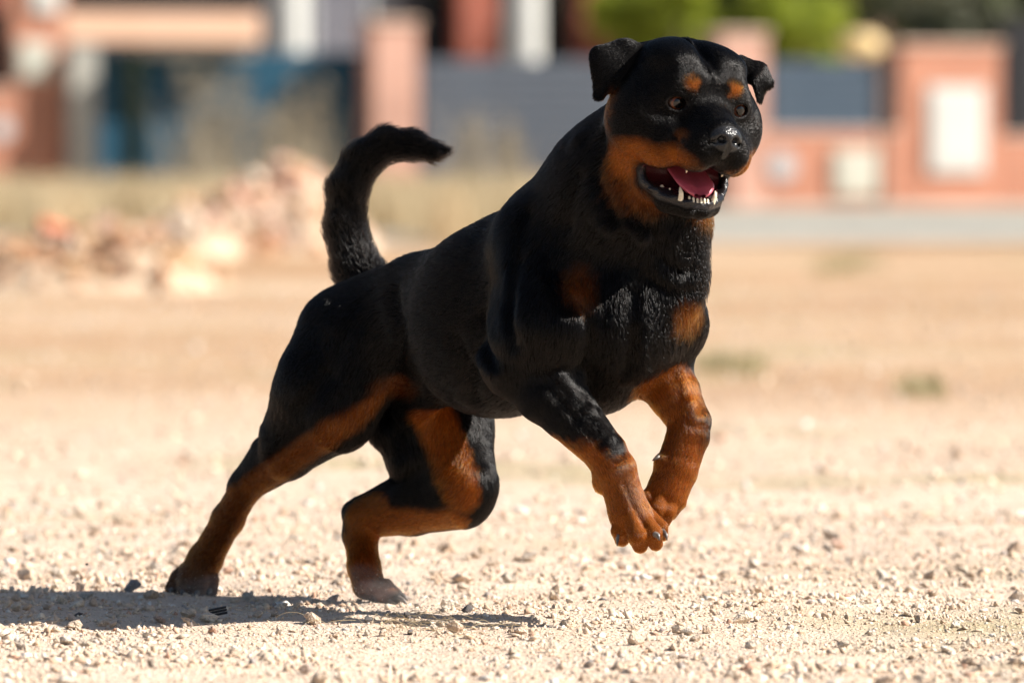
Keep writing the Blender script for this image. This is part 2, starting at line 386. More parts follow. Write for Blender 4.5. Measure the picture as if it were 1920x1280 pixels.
meter(1560, 1642, 280, 368, 'ivory utility box on the low wall beside the wide pillar', m_ivory)
pillar('brick_pillar', 1690, 1876, 90, m_brick, 'wide salmon brick pillar carrying one large white panel')
meter(1738, 1844, 162, 326, 'large blank white panel box on the wide salmon brick pillar', m_white, name='cabinet')
low_wall(1877, 2300, 260, 'low salmon brick wall past the wide pillar under the black railing')
slat_fence('railing_panel', 1880, 2300, 40, 254, m_black, 'black slatted panel on the low wall past the wide pillar', 'fence')
# slim post on the pavement
c0 = street_at(1655, 400, WD - .8); bm = bmesh.new()
def tube(bm, a, b_, r0, r1, seg=10):
    a, b_ = Vector(a), Vector(b_); d = (b_ - a)
    g = bmesh.ops.create_cone(bm, cap_ends=True, segments=seg, radius1=r0, radius2=r1, depth=d.length)
    M = Matrix.Translation((a + b_) / 2) @ d.to_track_quat('Z', 'Y').to_matrix().to_4x4()
    bmesh.ops.transform(bm, matrix=M, verts=g['verts'])
lp = empty('street_lamp', (c0.x, c0.y, .095)); tag(lp, 'slim brown lamp post with a pale globe beside the wide brick pillar', 'lamp post')
m_post = noise_mat('post_paint', (.20, .13, .10), (.26, .17, .13), 4, .6)
tube(bm, (c0.x, c0.y, .095), (c0.x, c0.y, 2.2), .05, .04); tube(bm, (c0.x, c0.y, .095), (c0.x, c0.y, .3), .09, .07); obj_bm('pole', bm, m_post, lp)
gl = street_at(1612, 86, WD - .8); bm = bmesh.new(); tube(bm, (c0.x, c0.y, 2.15), (gl.x, gl.y, gl.z + .02), .025, .02); obj_bm('bracket', bm, m_post, lp)
bm = bmesh.new(); bmesh.ops.create_uvsphere(bm, u_segments=20, v_segments=12, radius=1); bmesh.ops.scale(bm, vec=(.27, .24, .17), verts=bm.verts); bmesh.ops.translate(bm, verts=bm.verts, vec=gl)
obj_bm('lamp_globe', bm, noise_mat('globe', (.66, .48, .22), (.72, .54, .27), 2, .4), lp, smooth=True)
# ---- the house behind
HD = 74.0
x0, x1, _, _, yh = rect(-700, 1165, 0, 400, HD)
hs = empty('house', ((x0 + x1) / 2, yh, 0)); tag(hs, 'grey house with porch shade painted into its wall, red brick piers and grey shutters behind the fence', 'house')
bm = bmesh.new(); box(bm, (x0, yh, 0), (x1, yh + 8, 6.5), .02); obj_bm('wall', bm, m_shaded, hs)
bm = bmesh.new(); box(bm, (x0 - .4, yh - 1.2, 6.5), (x1 + .4, yh + 8.4, 6.75), .02); obj_bm('roof', bm, m_cap, hs)
for (a_, b_) in ((862, 932), (1086, 1160), (-30, 22)):
    bm = slab(a_, b_, -420, 396, HD - .35, .345, .01, True); obj_bm('brick_pier', bm, m_red, hs)
def window(px0, px1, py0, py1, shutter):
    x0, x1, z0, z1, y = rect(px0, px1, py0, py1, HD - .02)
    bm = bmesh.new()
    for lo_, hi_ in (((x0, y - .06, z0), (x0 + .07, y, z1)), ((x1 - .07, y - .06, z0), (x1, y, z1)), ((x0 + .072, y - .06, z0), (x1 - .072, y, z0 + .07)), ((x0 + .072, y - .06, z1 - .07), (x1 - .072, y, z1))): box(bm, lo_, hi_)
    wf = obj_bm('window', bm, m_grey if shutter else m_black, hs, loc=((x0 + x1) / 2, y, z0))
    if shutter:
        n = int((z1 - z0 - .16) / .12)
        for i in range(n):
            zz = z0 + .08 + i * .12
            bm = bmesh.new(); box(bm, (x0 + .075, y - .03, zz), (x1 - .075, y - .005, zz + .11), .006); obj_bm('shutter_slat', bm, m_lav, wf)
    else:
        bm = bmesh.new(); box(bm, (x0 + .075, y - .02, z0 + .075), (x1 - .075, y - .01, z1 - .075)); obj_bm('pane', bm, m_pane, wf)
window(582, 698, -260, 180, True); window(792, 858, -200, 200, False); window(1022, 1082, -200, 200, False); window(150, 480, -220, 10, False); window(936, 1016, -200, 200, False)
for k, (a_, b_) in enumerate(((508, 574), (948, 1014))):
    x0, x1, z0, z1, y = rect(a_, b_, -300, 400, 69.5); bm = bmesh.new(); r = (x1 - x0) / 2
    e = empty('porch_column', ((x0 + x1) / 2, y, 0)); tag(e, ('white round porch column rising behind the blue gate', 'white round porch column rising behind the slate fence')[k], 'column')
    tube(bm, ((x0 + x1) / 2, y, .25), ((x0 + x1) / 2, y, 4.2), r, r * .95, 24); obj_bm('shaft', bm, m_white, e, smooth=False)
    bm = bmesh.new(); box(bm, ((x0 + x1) / 2 - r * 1.25, y - r * 1.25, 0), ((x0 + x1) / 2 + r * 1.25, y + r * 1.25, .248), .02); obj_bm('plinth', bm, m_white, e)

# ================================================================ VEGETATION
def leaf_mat(name, c1, c2, tr=.35):
    m, nt, b = mat_new(name); gi = node(nt, 'ShaderNodeNewGeometry')
    nt.links.new(ramp(nt, gi.outputs['Random Per Island'], [(0, c1), (1, c2)]), b.inputs['Base Color'])
    b.inputs['Roughness'].default_value = .6; b.inputs['Transmission Weight'].default_value = 0
    tl = node(nt, 'ShaderNodeBsdfTranslucent'); nt.links.new(b.inputs['Base Color'].links[0].from_socket, tl.inputs[0])
    ms = node(nt, 'ShaderNodeMixShader'); ms.inputs[0].default_value = tr
    nt.links.new(b.outputs[0], ms.inputs[1]); nt.links.new(tl.outputs[0], ms.inputs[2]); nt.links.new(ms.outputs[0], nt.nodes['Material Output'].inputs[0]); return m
m_bark = noise_mat('bark', (.10, .075, .055), (.17, .13, .10), 8, .95, .5, 30)
def leaves(name, centers, radii, n, size, mat, parent):
    cen = np.array(centers); rad = np.array(radii); wv = rad[:, 0] * rad[:, 1] * rad[:, 2]; ci = rng.choice(len(cen), n, p=wv / wv.sum())
    d = rng.normal(size=(n, 3)); d /= np.linalg.norm(d, axis=1)[:, None]; p = cen[ci] + d * rad[ci] * (rng.random(n) ** .45)[:, None]
    a = rng.normal(size=(n, 3)); a /= np.linalg.norm(a, axis=1)[:, None]; b_ = np.cross(a, rng.normal(size=(n, 3))); b_ /= np.linalg.norm(b_, axis=1)[:, None]
    s_ = size * rng.uniform(.6, 1.4, n)[:, None]
    V = np.stack([p - a * s_, p + b_ * s_ * .45, p + a * s_, p - b_ * s_ * .45], 1).reshape(-1, 3)
    return mesh_np(name, V, np.arange(4 * n).reshape(-1, 4), mat, parent)
def tree(px, py, depth, w_, h_, n, mat, label, trunk_h):
    c = street_at(px, py, depth); e = empty('tree', (c.x, c.y, 0)); tag(e, label, 'tree')
    bm = bmesh.new(); tube(bm, (c.x, c.y, 0), (c.x + .05, c.y, trunk_h), .16, .10); 
    cs, rs = [], []
    for i in range(16):
        o_ = Vector((rng.normal(0, w_ * .42), rng.normal(0, w_ * .35), rng.normal(0, h_ * .36))); q = c + o_
        cs.append(q); r = rng.uniform(.22, .42) * min(w_, h_); rs.append((r * 1.2, r * 1.1, r * .8))
        if i < 7: tube(bm, (c.x + .05, c.y, trunk_h * .9), q, .06, .02, 6)
    obj_bm('trunk', bm, m_bark, e); leaves('crown', cs, rs, n, .075, mat, e); return e
m_lime = leaf_mat('lime_leaf', (.26, .34, .03), (.44, .47, .06), .5); m_green = leaf_mat('green_leaf', (.08, .14, .02), (.17, .22, .04)); m_olive = leaf_mat('olive_leaf', (.16, .18, .12), (.26, .27, .18)); m_dgreen = leaf_mat('dark_leaf', (.02, .035, .018), (.04, .06, .03))
tree(1250, 20, 70, .9, .9, 4200, m_lime, 'lime green leafy tree beside the red brick pier of the house', 2.0)
tree(1490, 30, 69, .8, .8, 4000, m_lime, 'bright green leafy tree above the dark blue fence panel', 2.0)
tree(1400, -60, 73, 1.8, 1.8, 6000, m_green, 'mid green leafy tree rising behind the pink pillar', 2.6)
tree(1760, 0, 71, 1.5, 1.5, 6000, m_olive, 'grey green olive tree behind the wide brick pillar', 2.0)
tree(1640, -90, 77, 2.4, 2.2, 7000, m_green, 'broad green tree standing well behind the lamp post', 2.6)
tree(1930, 60, 70, 1.2, 1.8, 6000, m_dgreen, 'dark evergreen tree behind the black slatted panel', 1.2)
x0, x1, _, _, y = rect(1166, 2500, 0, 400, 82)
hg = empty('hedge', ((x0 + x1) / 2, y, 0)); tag(hg, 'tall dark green hedge closing off the gardens behind the trees', 'hedge')
cs = [(x0 + (x1 - x0) * (i + .5) / 26, y + .3 * (i % 2), 1.0 + 1.15 * j) for i in range(26) for j in range(5)]
leaves('foliage', cs, [(.5, .5, .8)] * len(cs), 26000, .13, m_dgreen, hg)
bm = bmesh.new()
for i in range(26): tube(bm, (x0 + (x1 - x0) * (i + .5) / 26, y + .3, 0), (x0 + (x1 - x0) * (i + .5) / 26, y + .3, 3.5), .08, .03, 6)
obj_bm('stems', bm, m_bark, hg)
# slim dark shrub at the blue gate
c = street_at(248, 200, WD - .5); sh = empty('shrub', (c.x, c.y, .09)); tag(sh, 'slim dark olive shrub growing against the blue gate', 'shrub')
leaves('foliage', [(c.x, c.y, .3 + .14 * i) for i in range(11)], [(.12, .12, .14)] * 11, 2600, .045, m_dgreen, sh)
bm = bmesh.new(); tube(bm, (c.x, c.y, .09), (c.x, c.y, 1.7), .025, .01, 6); obj_bm('stem', bm, m_bark, sh)
M_T = Matrix.Translation(PIV) @ Matrix.Rotation(TURN, 4, 'Z') @ Matrix.Translation(-PIV)
for o in list(bpy.data.objects):
    if o in STREET0 or o.parent is not None: continue
    o.location = M_T @ o.location; o.rotation_euler.z += TURN
# dried weeds in front of the gate
m_straw = leaf_mat('straw', (.48, .36, .20), (.66, .54, .35), .3); m_weed = leaf_mat('dry_weed', (.30, .25, .17), (.44, .37, .26), .25)
def weed(px, pytop, depth, n, w_, label):
    p = at(px, 400, depth); top = at(px, pytop, depth).z; e = empty('dried_weed', (p.x, p.y, 0)); tag(e, label, 'weed')
    bm = bmesh.new(); cs, rs = [], []
    for i in range(n):
        a = rng.uniform(-w_, w_); q = Vector((p.x + a, p.y + rng.uniform(-.15, .15), top * rng.uniform(.65, 1)))
        tube(bm, (p.x + a * .25, p.y, 0), q, .012, .006, 5)
        for t in (.45, .6, .75, .9, 1): cs.append(Vector((p.x + a * .25, p.y, 0)).lerp(q, t)); rs.append((.07, .07, .11))
    obj_bm('stem', bm, m_weed, e); tag(leaves('seed_heads', cs, rs, n * 70, .03, m_weed, e), kind='stuff')
for args in ((365, 120, 60, 5, .22, 'tall thin dried weed near the slim dark shrub'), (425, 130, 59, 9, .28, 'dense bushy dried weed before the blue gate'),
             (500, 150, 60, 6, .2, 'upright dried weed between two bushier ones before the gate'), (575, 125, 59.5, 8, .22, 'dried weed with spreading heads close to the slim pink pillar'), (885, 215, 58, 6, .3, 'short dried weed before the slate fence'), (960, 235, 57, 6, .3, 'low spreading dried weed before the slate fence')): weed(*args)
# dry grass: uncountable
def grass(name, n, region, hmin, hmax, mat, wid=.006):
    px, py = region(n); t = np.array([ground_at(a, b_)[:] for a, b_ in zip(px, py)])
    h = rng.uniform(hmin, hmax, n); a = rng.uniform(0, 6.28, n); dx, dy = np.cos(a), np.sin(a); lean = rng.uniform(0, .55, n) * h; b2 = rng.uniform(0, 6.28, n)
    wv = wid * (t[:, 1] / 30)[:, None] * np.stack([dx, dy, 0 * dx], 1)
    mid = t + np.stack([np.cos(b2) * lean * .35, np.sin(b2) * lean * .35, h * .6], 1); tip = t + np.stack([np.cos(b2) * lean, np.sin(b2) * lean, h], 1)
    V = np.stack([t - wv, t + wv, mid + wv * .7, tip, mid - wv * .7], 1).reshape(-1, 3)
    k = np.arange(n)[:, None] * 5
    Fc = np.concatenate([k + np.array([0, 1, 2]), k + np.array([0, 2, 4]), k + np.array([4, 2, 3])])
    o = mesh_np(name, V, Fc, mat); return o
def band(n):
    px = rng.uniform(-200, 1250, n); py = 395 + (rng.random(n) ** 1.2) * np.where(px < 700, 62, 60) * (.5 + .5 * np.sin(px * .013) ** 2 + .2)
    return px, py
g = grass('dry_grass', 30000, band, .12, .55, m_straw); tag(g, 'tall straw coloured dry grass in front of the gates', 'grass', kind='stuff')
def tall(n):
    k = rng.choice(6, n, p=[.22, .2, .2, .18, .1, .1]); c_ = np.array([350, 425, 505, 580, 880, 970])[k]
    return c_ + rng.normal(0, 24, n), rng.uniform(402, 418, n)
g = grass('tall_dry_grass', 420, tall, .5, 1.5, m_weed, .005); tag(g, 'tall wispy dry grass standing in front of the gate and fence', 'grass', kind='stuff')
def tufts(n):
    cs = np.array([(1612, 492), (1400, 692), (1730, 735), (1345, 688), (1560, 505)]); k = rng.integers(0, len(cs), n)
    return cs[k, 0] + rng.normal(0, 24, n), cs[k, 1] + rng.normal(0, 8, n)
g = grass('weed_tufts', 1400, tufts, .01, .06, leaf_mat('sage', (.32, .28, .14), (.44, .38, .21), .2), .004); tag(g, 'low sage green weed tufts scattered on the sandy lot', 'weeds', kind='stuff')

# ================================================================ RUBBLE
RUB = []
for k, c1, c2 in (('terracotta', (.50, .26, .14), (.58, .34, .20)), ('pink', (.66, .40, .30), (.70, .47, .37)), ('cream', (.68, .55, .42), (.74, .63, .50)), ('ochre', (.52, .33, .18), (.62, .42, .26)), ('brown', (.26, .15, .09), (.34, .21, .13)), ('red', (.58, .16, .08), (.62, .21, .12))):
    RUB.append(noise_mat('rubble_' + k, c1, c2, 6, .9, .4, 20))
def frag_mesh(mat, i):
    me = bpy.data.meshes.new('brick_fragment')
    if i % 2:
        V, Fc = hull_rock(14, 500 + i, (1, .8, .65)); me.from_pydata(V.tolist(), [], Fc.tolist())
    else:
        bm = bmesh.new(); box(bm, (-1.1, -.62, -.42), (1.1, .62, .42), .07)
        for v in bm.verts:
            if v.co.x > .3: v.co.x -= .5 * abs(math.sin(v.co.y * 5 + i)) 
        bm.to_mesh(me); bm.free()
    me.materials.append(mat); return me
FM = [[frag_mesh(m, 10 * k + i) for i in range(4)] for k, m in enumerate(RUB)]
def pile(px, pybase, wpx, hpx, n, probs, label, big=.07):
    g = ground_at(px, pybase); s_ = F_PX / g.y; e = empty('rubble_pile', g); tag(e, label, 'rubble')
    W, Hh = wpx / s_ / 2, hpx / s_
    hh = bmesh.new(); N = 26
    vs = [[None] * N for _ in range(N)]
    for i in range(N):
        for j in range(N):
            u, v = 2 * i / (N - 1) - 1, 2 * j / (N - 1) - 1; q = max(0, 1 - (u * u + v * v))
            vs[i][j] = hh.verts.new((g.x + u * W * 1.05, g.y + W * .5 + v * W * .8, (q ** .8) * Hh * (.82 + .18 * math.sin(5 * u + 3 * v)) - .01))
    for i in range(N - 1):
        for j in range(N - 1): hh.faces.new((vs[i][j], vs[i + 1][j], vs[i + 1][j + 1], vs[i][j + 1]))
    obj_bm('spoil', hh, m_spoil, e, smooth=True)
    for i in range(n):
        while True:
            u, v = rng.uniform(-1, 1, 2)
            if u * u + v * v < 1: break
        q = 1 - (u * u + v * v); r = big * rng.uniform(.5, 1.3)
        o = bpy.data.objects.new('brick_fragment', FM[rng.choice(6, p=probs)][rng.integers(4)]); COL.objects.link(o); o.parent = e
        o.location = (u * W, W * .5 + v * W * .75, (q ** .8) * Hh * (.82 + .18 * math.sin(5 * u + 3 * v)) + r * .2)
        o.rotation_euler = rng.normal(0, .7, 3); o.scale = (r, r, r)
m_spoil = noise_mat('spoil', (.50, .36, .24), (.66, .52, .38), 5, .95, .5, 25)
pile(495, 478, 400, 165, 210, [.20, .27, .26, .20, .05, .02], 'tall heap of pink and cream brick rubble behind the dog\'s tail', .085)
pile(150, 545, 540, 112, 230, [.28, .04, .08, .32, .26, .02], 'long low heap of brown and terracotta rubble on the sand', .06)
pile(330, 480, 260, 80, 60, [.1, .2, .4, .25, .03, .02], 'small cream and ochre rubble heap between the two larger ones', .07)
g = ground_at(105, 540); o = bpy.data.objects.new('broken_brick', FM[5][0]); COL.objects.link(o); p = at(105, 436, g.y + .35); o.location = p; o.scale = (.085,) * 3; o.rotation_euler = (.5, .3, .4)
tag(o, 'bright red broken brick lying on the long brown rubble heap', 'brick')
# ================================================================ THE DOG
# modelled as a smooth blend of tapered limbs and muscles (one continuous skin), in units of 1/1255 m
S = 1255.0
def P(px, py, z):
    """z = photo pixels towards the camera from the plane 8.5 m away"""
    return np.array(at(px, py, 8.5 - z / S)) * S
class Prim:
    __slots__ = ('f', 'lo', 'hi', 'k', 'sub', 'flow', 'tagname')
PR = []
def _add(f, lo, hi, k, sub=False, flow=None, tg=''):
    p = Prim(); p.f = f; p.lo = lo; p.hi = hi; p.k = k; p.sub = sub; p.flow = flow; p.tagname = tg; PR.append(p)
def cone(a, b, ra, rb, k=18, flat=None, q=1.0, sub=False, flow=None, tg=''):
    a = np.asarray(a, float); b = np.asarray(b, float); ba = b - a; L2 = ba @ ba
    if flat is not None: flat = np.asarray(flat, float) / np.linalg.norm(flat)
    def f(X):
        v = X - a; t = np.clip(v @ ba / L2, 0, 1)
        v = v - t[:, None] * ba
        if flat is not None:
            v = v + (v @ flat)[:, None] * flat * (1 / q - 1)
        d = np.sqrt((v * v).sum(1)) - (ra + (rb - ra) * t)
        return d if flat is None else d * (0.5 + 0.5 * q)
    r = max(ra, rb)
    _add(f, np.minimum(a, b) - r, np.maximum(a, b) + r, k, sub, ba / math.sqrt(L2) if flow is None else flow, tg)
def chain(pts, rs, k=18, flat=None, q=1.0, tg='', kin=None):
    for i in range(len(pts) - 1):
        cone(pts[i], pts[i + 1], rs[i], rs[i + 1], k if i == 0 or kin is None else kin, flat, q, tg=tg)
def ell(c, r, axes=None, k=18, sub=False, flow=None, tg=''):
    c = np.asarray(c, float); r = np.asarray(r, float)
    A = np.eye(3) if axes is None else np.array(axes, float)      # rows = axes
    def f(X):
        p = (X - c) @ A.T
        k0 = np.sqrt(((p / r) ** 2).sum(1)) + 1e-9; k1 = np.sqrt(((p / (r * r)) ** 2).sum(1)) + 1e-9
        return k0 * (k0 - 1) / k1
    e = np.sqrt(((A * r[:, None]) ** 2).sum(0))
    _add(f, c - e, c + e, k, sub, flow, tg)
def nrm(v): v = np.asarray(v, float); return v / np.linalg.norm(v)

# body frame: F forward, L to the dog's left, U up  (x right, y away, z up)
BF = nrm((0.56, -0.80, 0.24)); BL = nrm(np.cross((0, 0, 1), BF)); BU = np.cross(BF, BL)
TB = -BF                                           # coat lies towards the tail
BAX = [BF, BL, BU]

# --- trunk
ell(P(712, 618, -200), (125, 118, 108), BAX, k=1, flow=TB, tg='body')            # pelvis
ell(P(800, 605, -110), (160, 122, 134), BAX, k=50, flow=TB, tg='body')           # loin
ell(P(940, 598, 50), (212, 170, 182), BAX, k=60, flow=TB, tg='body')             # rib cage
ell(P(1088, 574, 190), (165, 170, 204), BAX, k=50, flow=TB, tg='body')           # fore chest
ell(P(1180, 570, 285), (95, 120, 130), BAX, k=45, flow=-BU, tg='chest')          # breast
ell(P(1000, 442, 95), (120, 60, 58), BAX, k=60, flow=TB, tg='body')               # withers
# --- neck
NKF = nrm(P(1080, 470, 190) - P(1240, 270, 320))
cone(P(1096, 470, 195), P(1176, 362, 272), 162, 141, k=50, flow=NKF, tg='neck')
cone(P(1172, 360, 270), P(1250, 262, 330), 142, 120, k=40, flow=NKF, tg='neck')
ell(P(1250, 430, 320), (72, 62, 110), [nrm((1, 0, 0)), nrm((0, 1, 0)), (0, 0, 1)], k=45, flow=-BU, tg='chest')   # throat
ell(P(1262, 520, 300), (58, 60, 80), k=35, flow=nrm((.4, 0, -1)), tg='chest')
# neck skin folds
for (x0, y0, z0, x1, y1, z1, r) in ((1098, 270, 345, 1140, 420, 405, 16), (1140, 330, 385, 1205, 440, 420, 16)):
    cone(P(x0, y0, z0), P(x1, y1, z1), r, r, k=22, flow=NKF, tg='neck')

# --- right shoulder and foreleg (viewer's left)
cone(P(1010, 455, 250), P(1030, 610, 340), 82, 84, k=34, flow=nrm((-.2, .1, -1)), tg='body')       # shoulder blade
cone(P(1040, 600, 345), P(972, 668, 300), 84, 72, k=26, flow=nrm((-.2, .1, -1)), tg='body')        # upper arm
ell(P(975, 610, 285), (58, 66, 84), k=24, flow=nrm((-.2, .1, -1)), tg='body')                      # triceps
cone(P(946, 686, 290), P(965, 690, 296), 22, 40, k=14, flow=nrm((-.3, 0, -1)), tg='foreleg')       # elbow
RF = [P(985, 690, 305), P(1062, 768, 335), P(1133, 846, 358), P(1152, 880, 364), P(1172, 935, 368), P(1190, 972, 374)]
chain(RF, [64, 52, 38, 38, 34, 32], k=22, kin=6, tg='foreleg')
ell(P(1035, 725, 335), (42, 46, 66), [nrm(P(1,1,0)-P(0,0,0)), (0,1,0), nrm(P(1,-1,0)-P(0,0,0))], k=24, flow=nrm((.6, 0, -1)), tg='foreleg')
ell(P(1124, 903, 356), (11, 14, 17), k=14, flow=nrm((.3, 0, -1)), tg='foreleg')                    # carpal pad
# --- left shoulder and foreleg (viewer's right)
cone(P(1215, 480, 130), P(1250, 610, 215), 76, 72, k=34, flow=nrm((.1, .1, -1)), tg='body')
cone(P(1245, 600, 220), P(1228, 668, 190), 72, 62, k=24, flow=nrm((0, .1, -1)), tg='body')
LF = [P(1228, 680, 195), P(1262, 735, 225), P(1292, 790, 250), P(1290, 815, 256), P(1268, 880, 270), P(1250, 925, 280)]
chain(LF, [66, 48, 38, 38, 38, 38], k=22, kin=6, tg='foreleg')
ell(P(1240, 864, 284), (8, 10, 12), k=16, flow=nrm((-.2, 0, -1)), tg='foreleg')                    # dew claw knuckle
# --- right fore paw: toes curled
ell(P(1180, 966, 372), (37, 30, 34), k=14, flow=nrm((.3, 0, -1)), tg='paw')
def toe(a, b, c, r, tg):
    r = r * .9; cone(a, b, r * .85, r * 1.04, k=3, tg=tg); cone(b, c, r * 1.04, r * .8, k=2.5, tg=tg)
for (x0, y0, x1, y1, x2, y2, dz, r) in ((1168, 962, 1164, 994, 1166, 1010, -6, 19), (1182, 966, 1195, 1004, 1200, 1022, 20, 20),
                                        (1202, 966, 1224, 1000, 1229, 1018, 12, 19), (1214, 960, 1238, 988, 1242, 1003, -14, 15)):
    toe(P(x0, y0, 374 + dz), P(x1, y1, 384 + dz), P(x2, y2, 374 + dz), r, 'paw')
# --- left fore paw
for (x0, y0, x1, y1, x2, y2, dz, r) in ((1228, 915, 1216, 935, 1216, 952, 8, 18), (1240, 930, 1232, 955, 1230, 972, 22, 19),
                                        (1262, 930, 1250, 958, 1244, 976, 14, 19), (1276, 915, 1270, 940, 1258, 962, -6, 17)):
    toe(P(x0, y0, 282 + dz), P(x1, y1, 290 + dz), P(x2, y2, 280 + dz), r, 'paw')

# --- right hind leg, stretched back
thR = nrm((-.35, .1, -1))
cone(P(640, 625, -165), P(600, 735, -150), 84, 84, k=36, flow=thR, tg='thigh')
cone(P(690, 640, -120), P(640, 770, -110), 90, 72, k=36, flow=thR, tg='thigh')
cone(P(605, 720, -150), P(545, 815, -195), 84, 58, k=30, flow=thR, tg='thigh')                      # hamstring to gaskin
RH = [P(622, 785, -130), P(540, 850, -200), P(462, 912, -285), P(428, 972, -325), P(385, 1048, -365), P(362, 1088, -372)]
chain(RH, [66, 47, 29, 29, 31, 36], k=26, kin=14, tg='hindleg')
cone(P(500, 845, -235), P(449, 908, -296), 30, 17, k=16, tg='hindleg')                             # heel tendon
for (x0, y0, x1, y1, dz, r) in ((350, 1066, 322, 1106, -12, 19), (362, 1066, 345, 1112, 12, 20), (378, 1068, 372, 1114, 18, 20), (392, 1068, 397, 1110, 4, 18)):
    toe(P(x0, y0, -368 + dz), P((x0 + x1) / 2, (y0 + y1) / 2 - 3, -362 + dz), P(x1, y1 - 4, -360 + dz), r, 'paw')
# --- left hind leg, folded under
thL = nrm((.1, 0, -1))
cone(P(790, 650, -270), P(835, 800, -190), 95, 88, k=36, flow=thL, tg='thigh')
cone(P(835, 800, -190), P(868, 900, -120), 86, 64, k=24, flow=thL, tg='thigh')
cone(P(735, 730, -240), P(785, 860, -190), 62, 62, k=26, flow=thL, tg='thigh')                      # hamstring
LH = [P(862, 925, -120), P(775, 952, -165), P(682, 972, -205), P(676, 1000, -200), P(682, 1060, -160), P(690, 1092, -145)]
chain(LH, [68, 50, 36, 32, 29, 31], k=20, kin=12, tg='hindleg')
cone(P(740, 925, -195), P(663, 958, -218), 30, 19, k=14, tg='hindleg')
for (x0, y0, x1, y1, dz, r) in ((690, 1092, 702, 1120, -18, 17), (696, 1094, 722, 1122, 6, 18), (700, 1092, 740, 1120, 10, 18), (702, 1090, 744, 1114, -14, 15)):
    toe(P(x0, y0, -140 + dz), P((x0 + x1) / 2, (y0 + y1) / 2 - 4, -132 + dz), P(x1, y1, -126 + dz), r, 'paw')
# belly, sheath
cone(P(830, 715, -20), P(765, 770, -120), 40, 26, k=26, flow=TB, tg='body')
ell(P(722, 800, -185), (36, 34, 40), k=20, flow=(0, 0, -1.), tg='body')
# --- tail
TLP = [P(712, 560, -262), P(668, 500, -292), P(648, 430, -310), P(650, 360, -318), P(678, 302, -322), P(722, 272, -322), P(770, 272, -318), P(808, 284, -312), P(832, 282, -308)]
chain(TLP, [49, 42, 36, 35, 33, 30, 25, 16, 6], k=22, kin=10, tg='tail')

# --- head frame
yaw, pit, rol = R(25), R(12), R(6)
hf = np.array((math.sin(yaw) * math.cos(pit), -math.cos(yaw) * math.cos(pit), -math.sin(pit)))
hl = np.array((math.cos(yaw), math.sin(yaw), 0)); hu = np.cross(hl, hf) * -1
if hu[2] < 0: hu = -hu
hl, hu = hl * math.cos(rol) - hu * math.sin(rol), hu * math.cos(rol) + hl * math.sin(rol)
HO = P(1281, 188, 380)
HAX = [hl, hu, hf]
def H(l, u, f): return HO + l * hl + u * hu + f * hf
def hell(l, u, f, r, k, sub=False, flow=None, tg='face'):
    ell(H(l, u, f), r, HAX, k, sub, -hf if flow is None else flow, tg)
hell(0, 28, -8, (112, 84, 112), 30)                       # cranium
for s in (-1, 1):
    hell(s * 48, 74, 18, (46, 30, 62), 22)                # temporal muscle
    hell(s * 88, -40, 18, (62, 76, 76), 30)               # cheek
    hell(s * 44, 34, 78, (36, 28, 28), 32)                # brow
    hell(s * 58, -60, 78, (42, 42, 56), 24)               # muzzle root
cone(H(0, -18, 66), H(0, -40, 160), 58, 42, k=22, flow=-hf, tg='face')
for s in (-1, 1):
    hell(s * 33, -63, 136, (36, 43, 58), 14, flow=nrm(-hf - .3 * hu))          # flews
    hell(s * 72, -82, 82, (34, 34, 46), 18, flow=nrm(-hf - .3 * hu))
hell(0, 116, 62, (6, 30, 60), 30, sub=True)               # furrow of the forehead
hell(0, -32, 182, (30, 21, 21), 6, tg='nose')
hell(0, -52, 176, (26, 14, 18), 8, tg='nose')
# lower jaw
for s in (-1, 1):
    chain([H(s * 72, -92, 6), H(s * 58, -144, 52), H(s * 42, -168, 90), H(s * 14, -175, 117)], [44, 30, 21, 17], k=16, kin=10, tg='jaw')
ell(H(0, -172, 78), (50, 20, 56), HAX, k=14, flow=-hf, tg='jaw')
ell(H(0, -140, -10), (84, 56, 70), HAX, k=30, flow=nrm(-hf - hu), tg='jaw')
# mouth
ell(H(0, -124, 108), (62, 29, 72), HAX, k=6, sub=True, tg='mouth')
for s in (-1, 1):
    ell(H(s * 52, -127, 74), (38, 22, 40), HAX, k=6, sub=True, tg='mouth')
LIP = [(-84, -118, 50), (-80, -146, 66), (-58, -160, 98), (-22, -163, 129), (22, -163, 129), (58, -160, 98), (80, -146, 66), (84, -118, 50)]
chain([H(*p) for p in LIP], [4, 5, 5, 4, 4, 5, 5, 4], k=12, kin=4, tg='lip')
for i in range(26):                                       # ragged lip edge
    t = (i + .5) / 26 * 7; j = int(t); q = np.array(LIP[j]) * (1 - t + j) + np.array(LIP[j + 1]) * (t - j)
    ell(H(q[0] * 1.03, q[1] + 3 * math.sin(i * 2.3), q[2]), (5.5 + 3 * math.sin(i * 1.7), 4.5 + 2.5 * math.cos(i * 2.9), 6), HAX, k=4, flow=-hf, tg='lip')
# eyes
EYES = []
for s, ex in ((-1, -64), (1, 66)):
    hell(s * 64, 8, 75, (30, 25, 27), 20)                 # lids
    hell(s * 64, 8, 98, (17, 12, 27), 3, sub=True, tg='eye')
    hell(s * 64, 8, 77, (17, 17, 17), 2, sub=True, tg='eye')
    EYES.append(H(s * 64, 8, 86))
    hell(s * 14, -33, 202, (8.5, 7, 14), 4, sub=True, tg='nose')                 # nostrils
    cone(H(s * 21, -39, 198), H(s * 30, -41, 186), 4, 3, k=3, sub=True, tg='nose')
cone(H(0, -36, 205), H(0, -74, 190), 2.4, 2.4, k=4, sub=True, tg='nose')
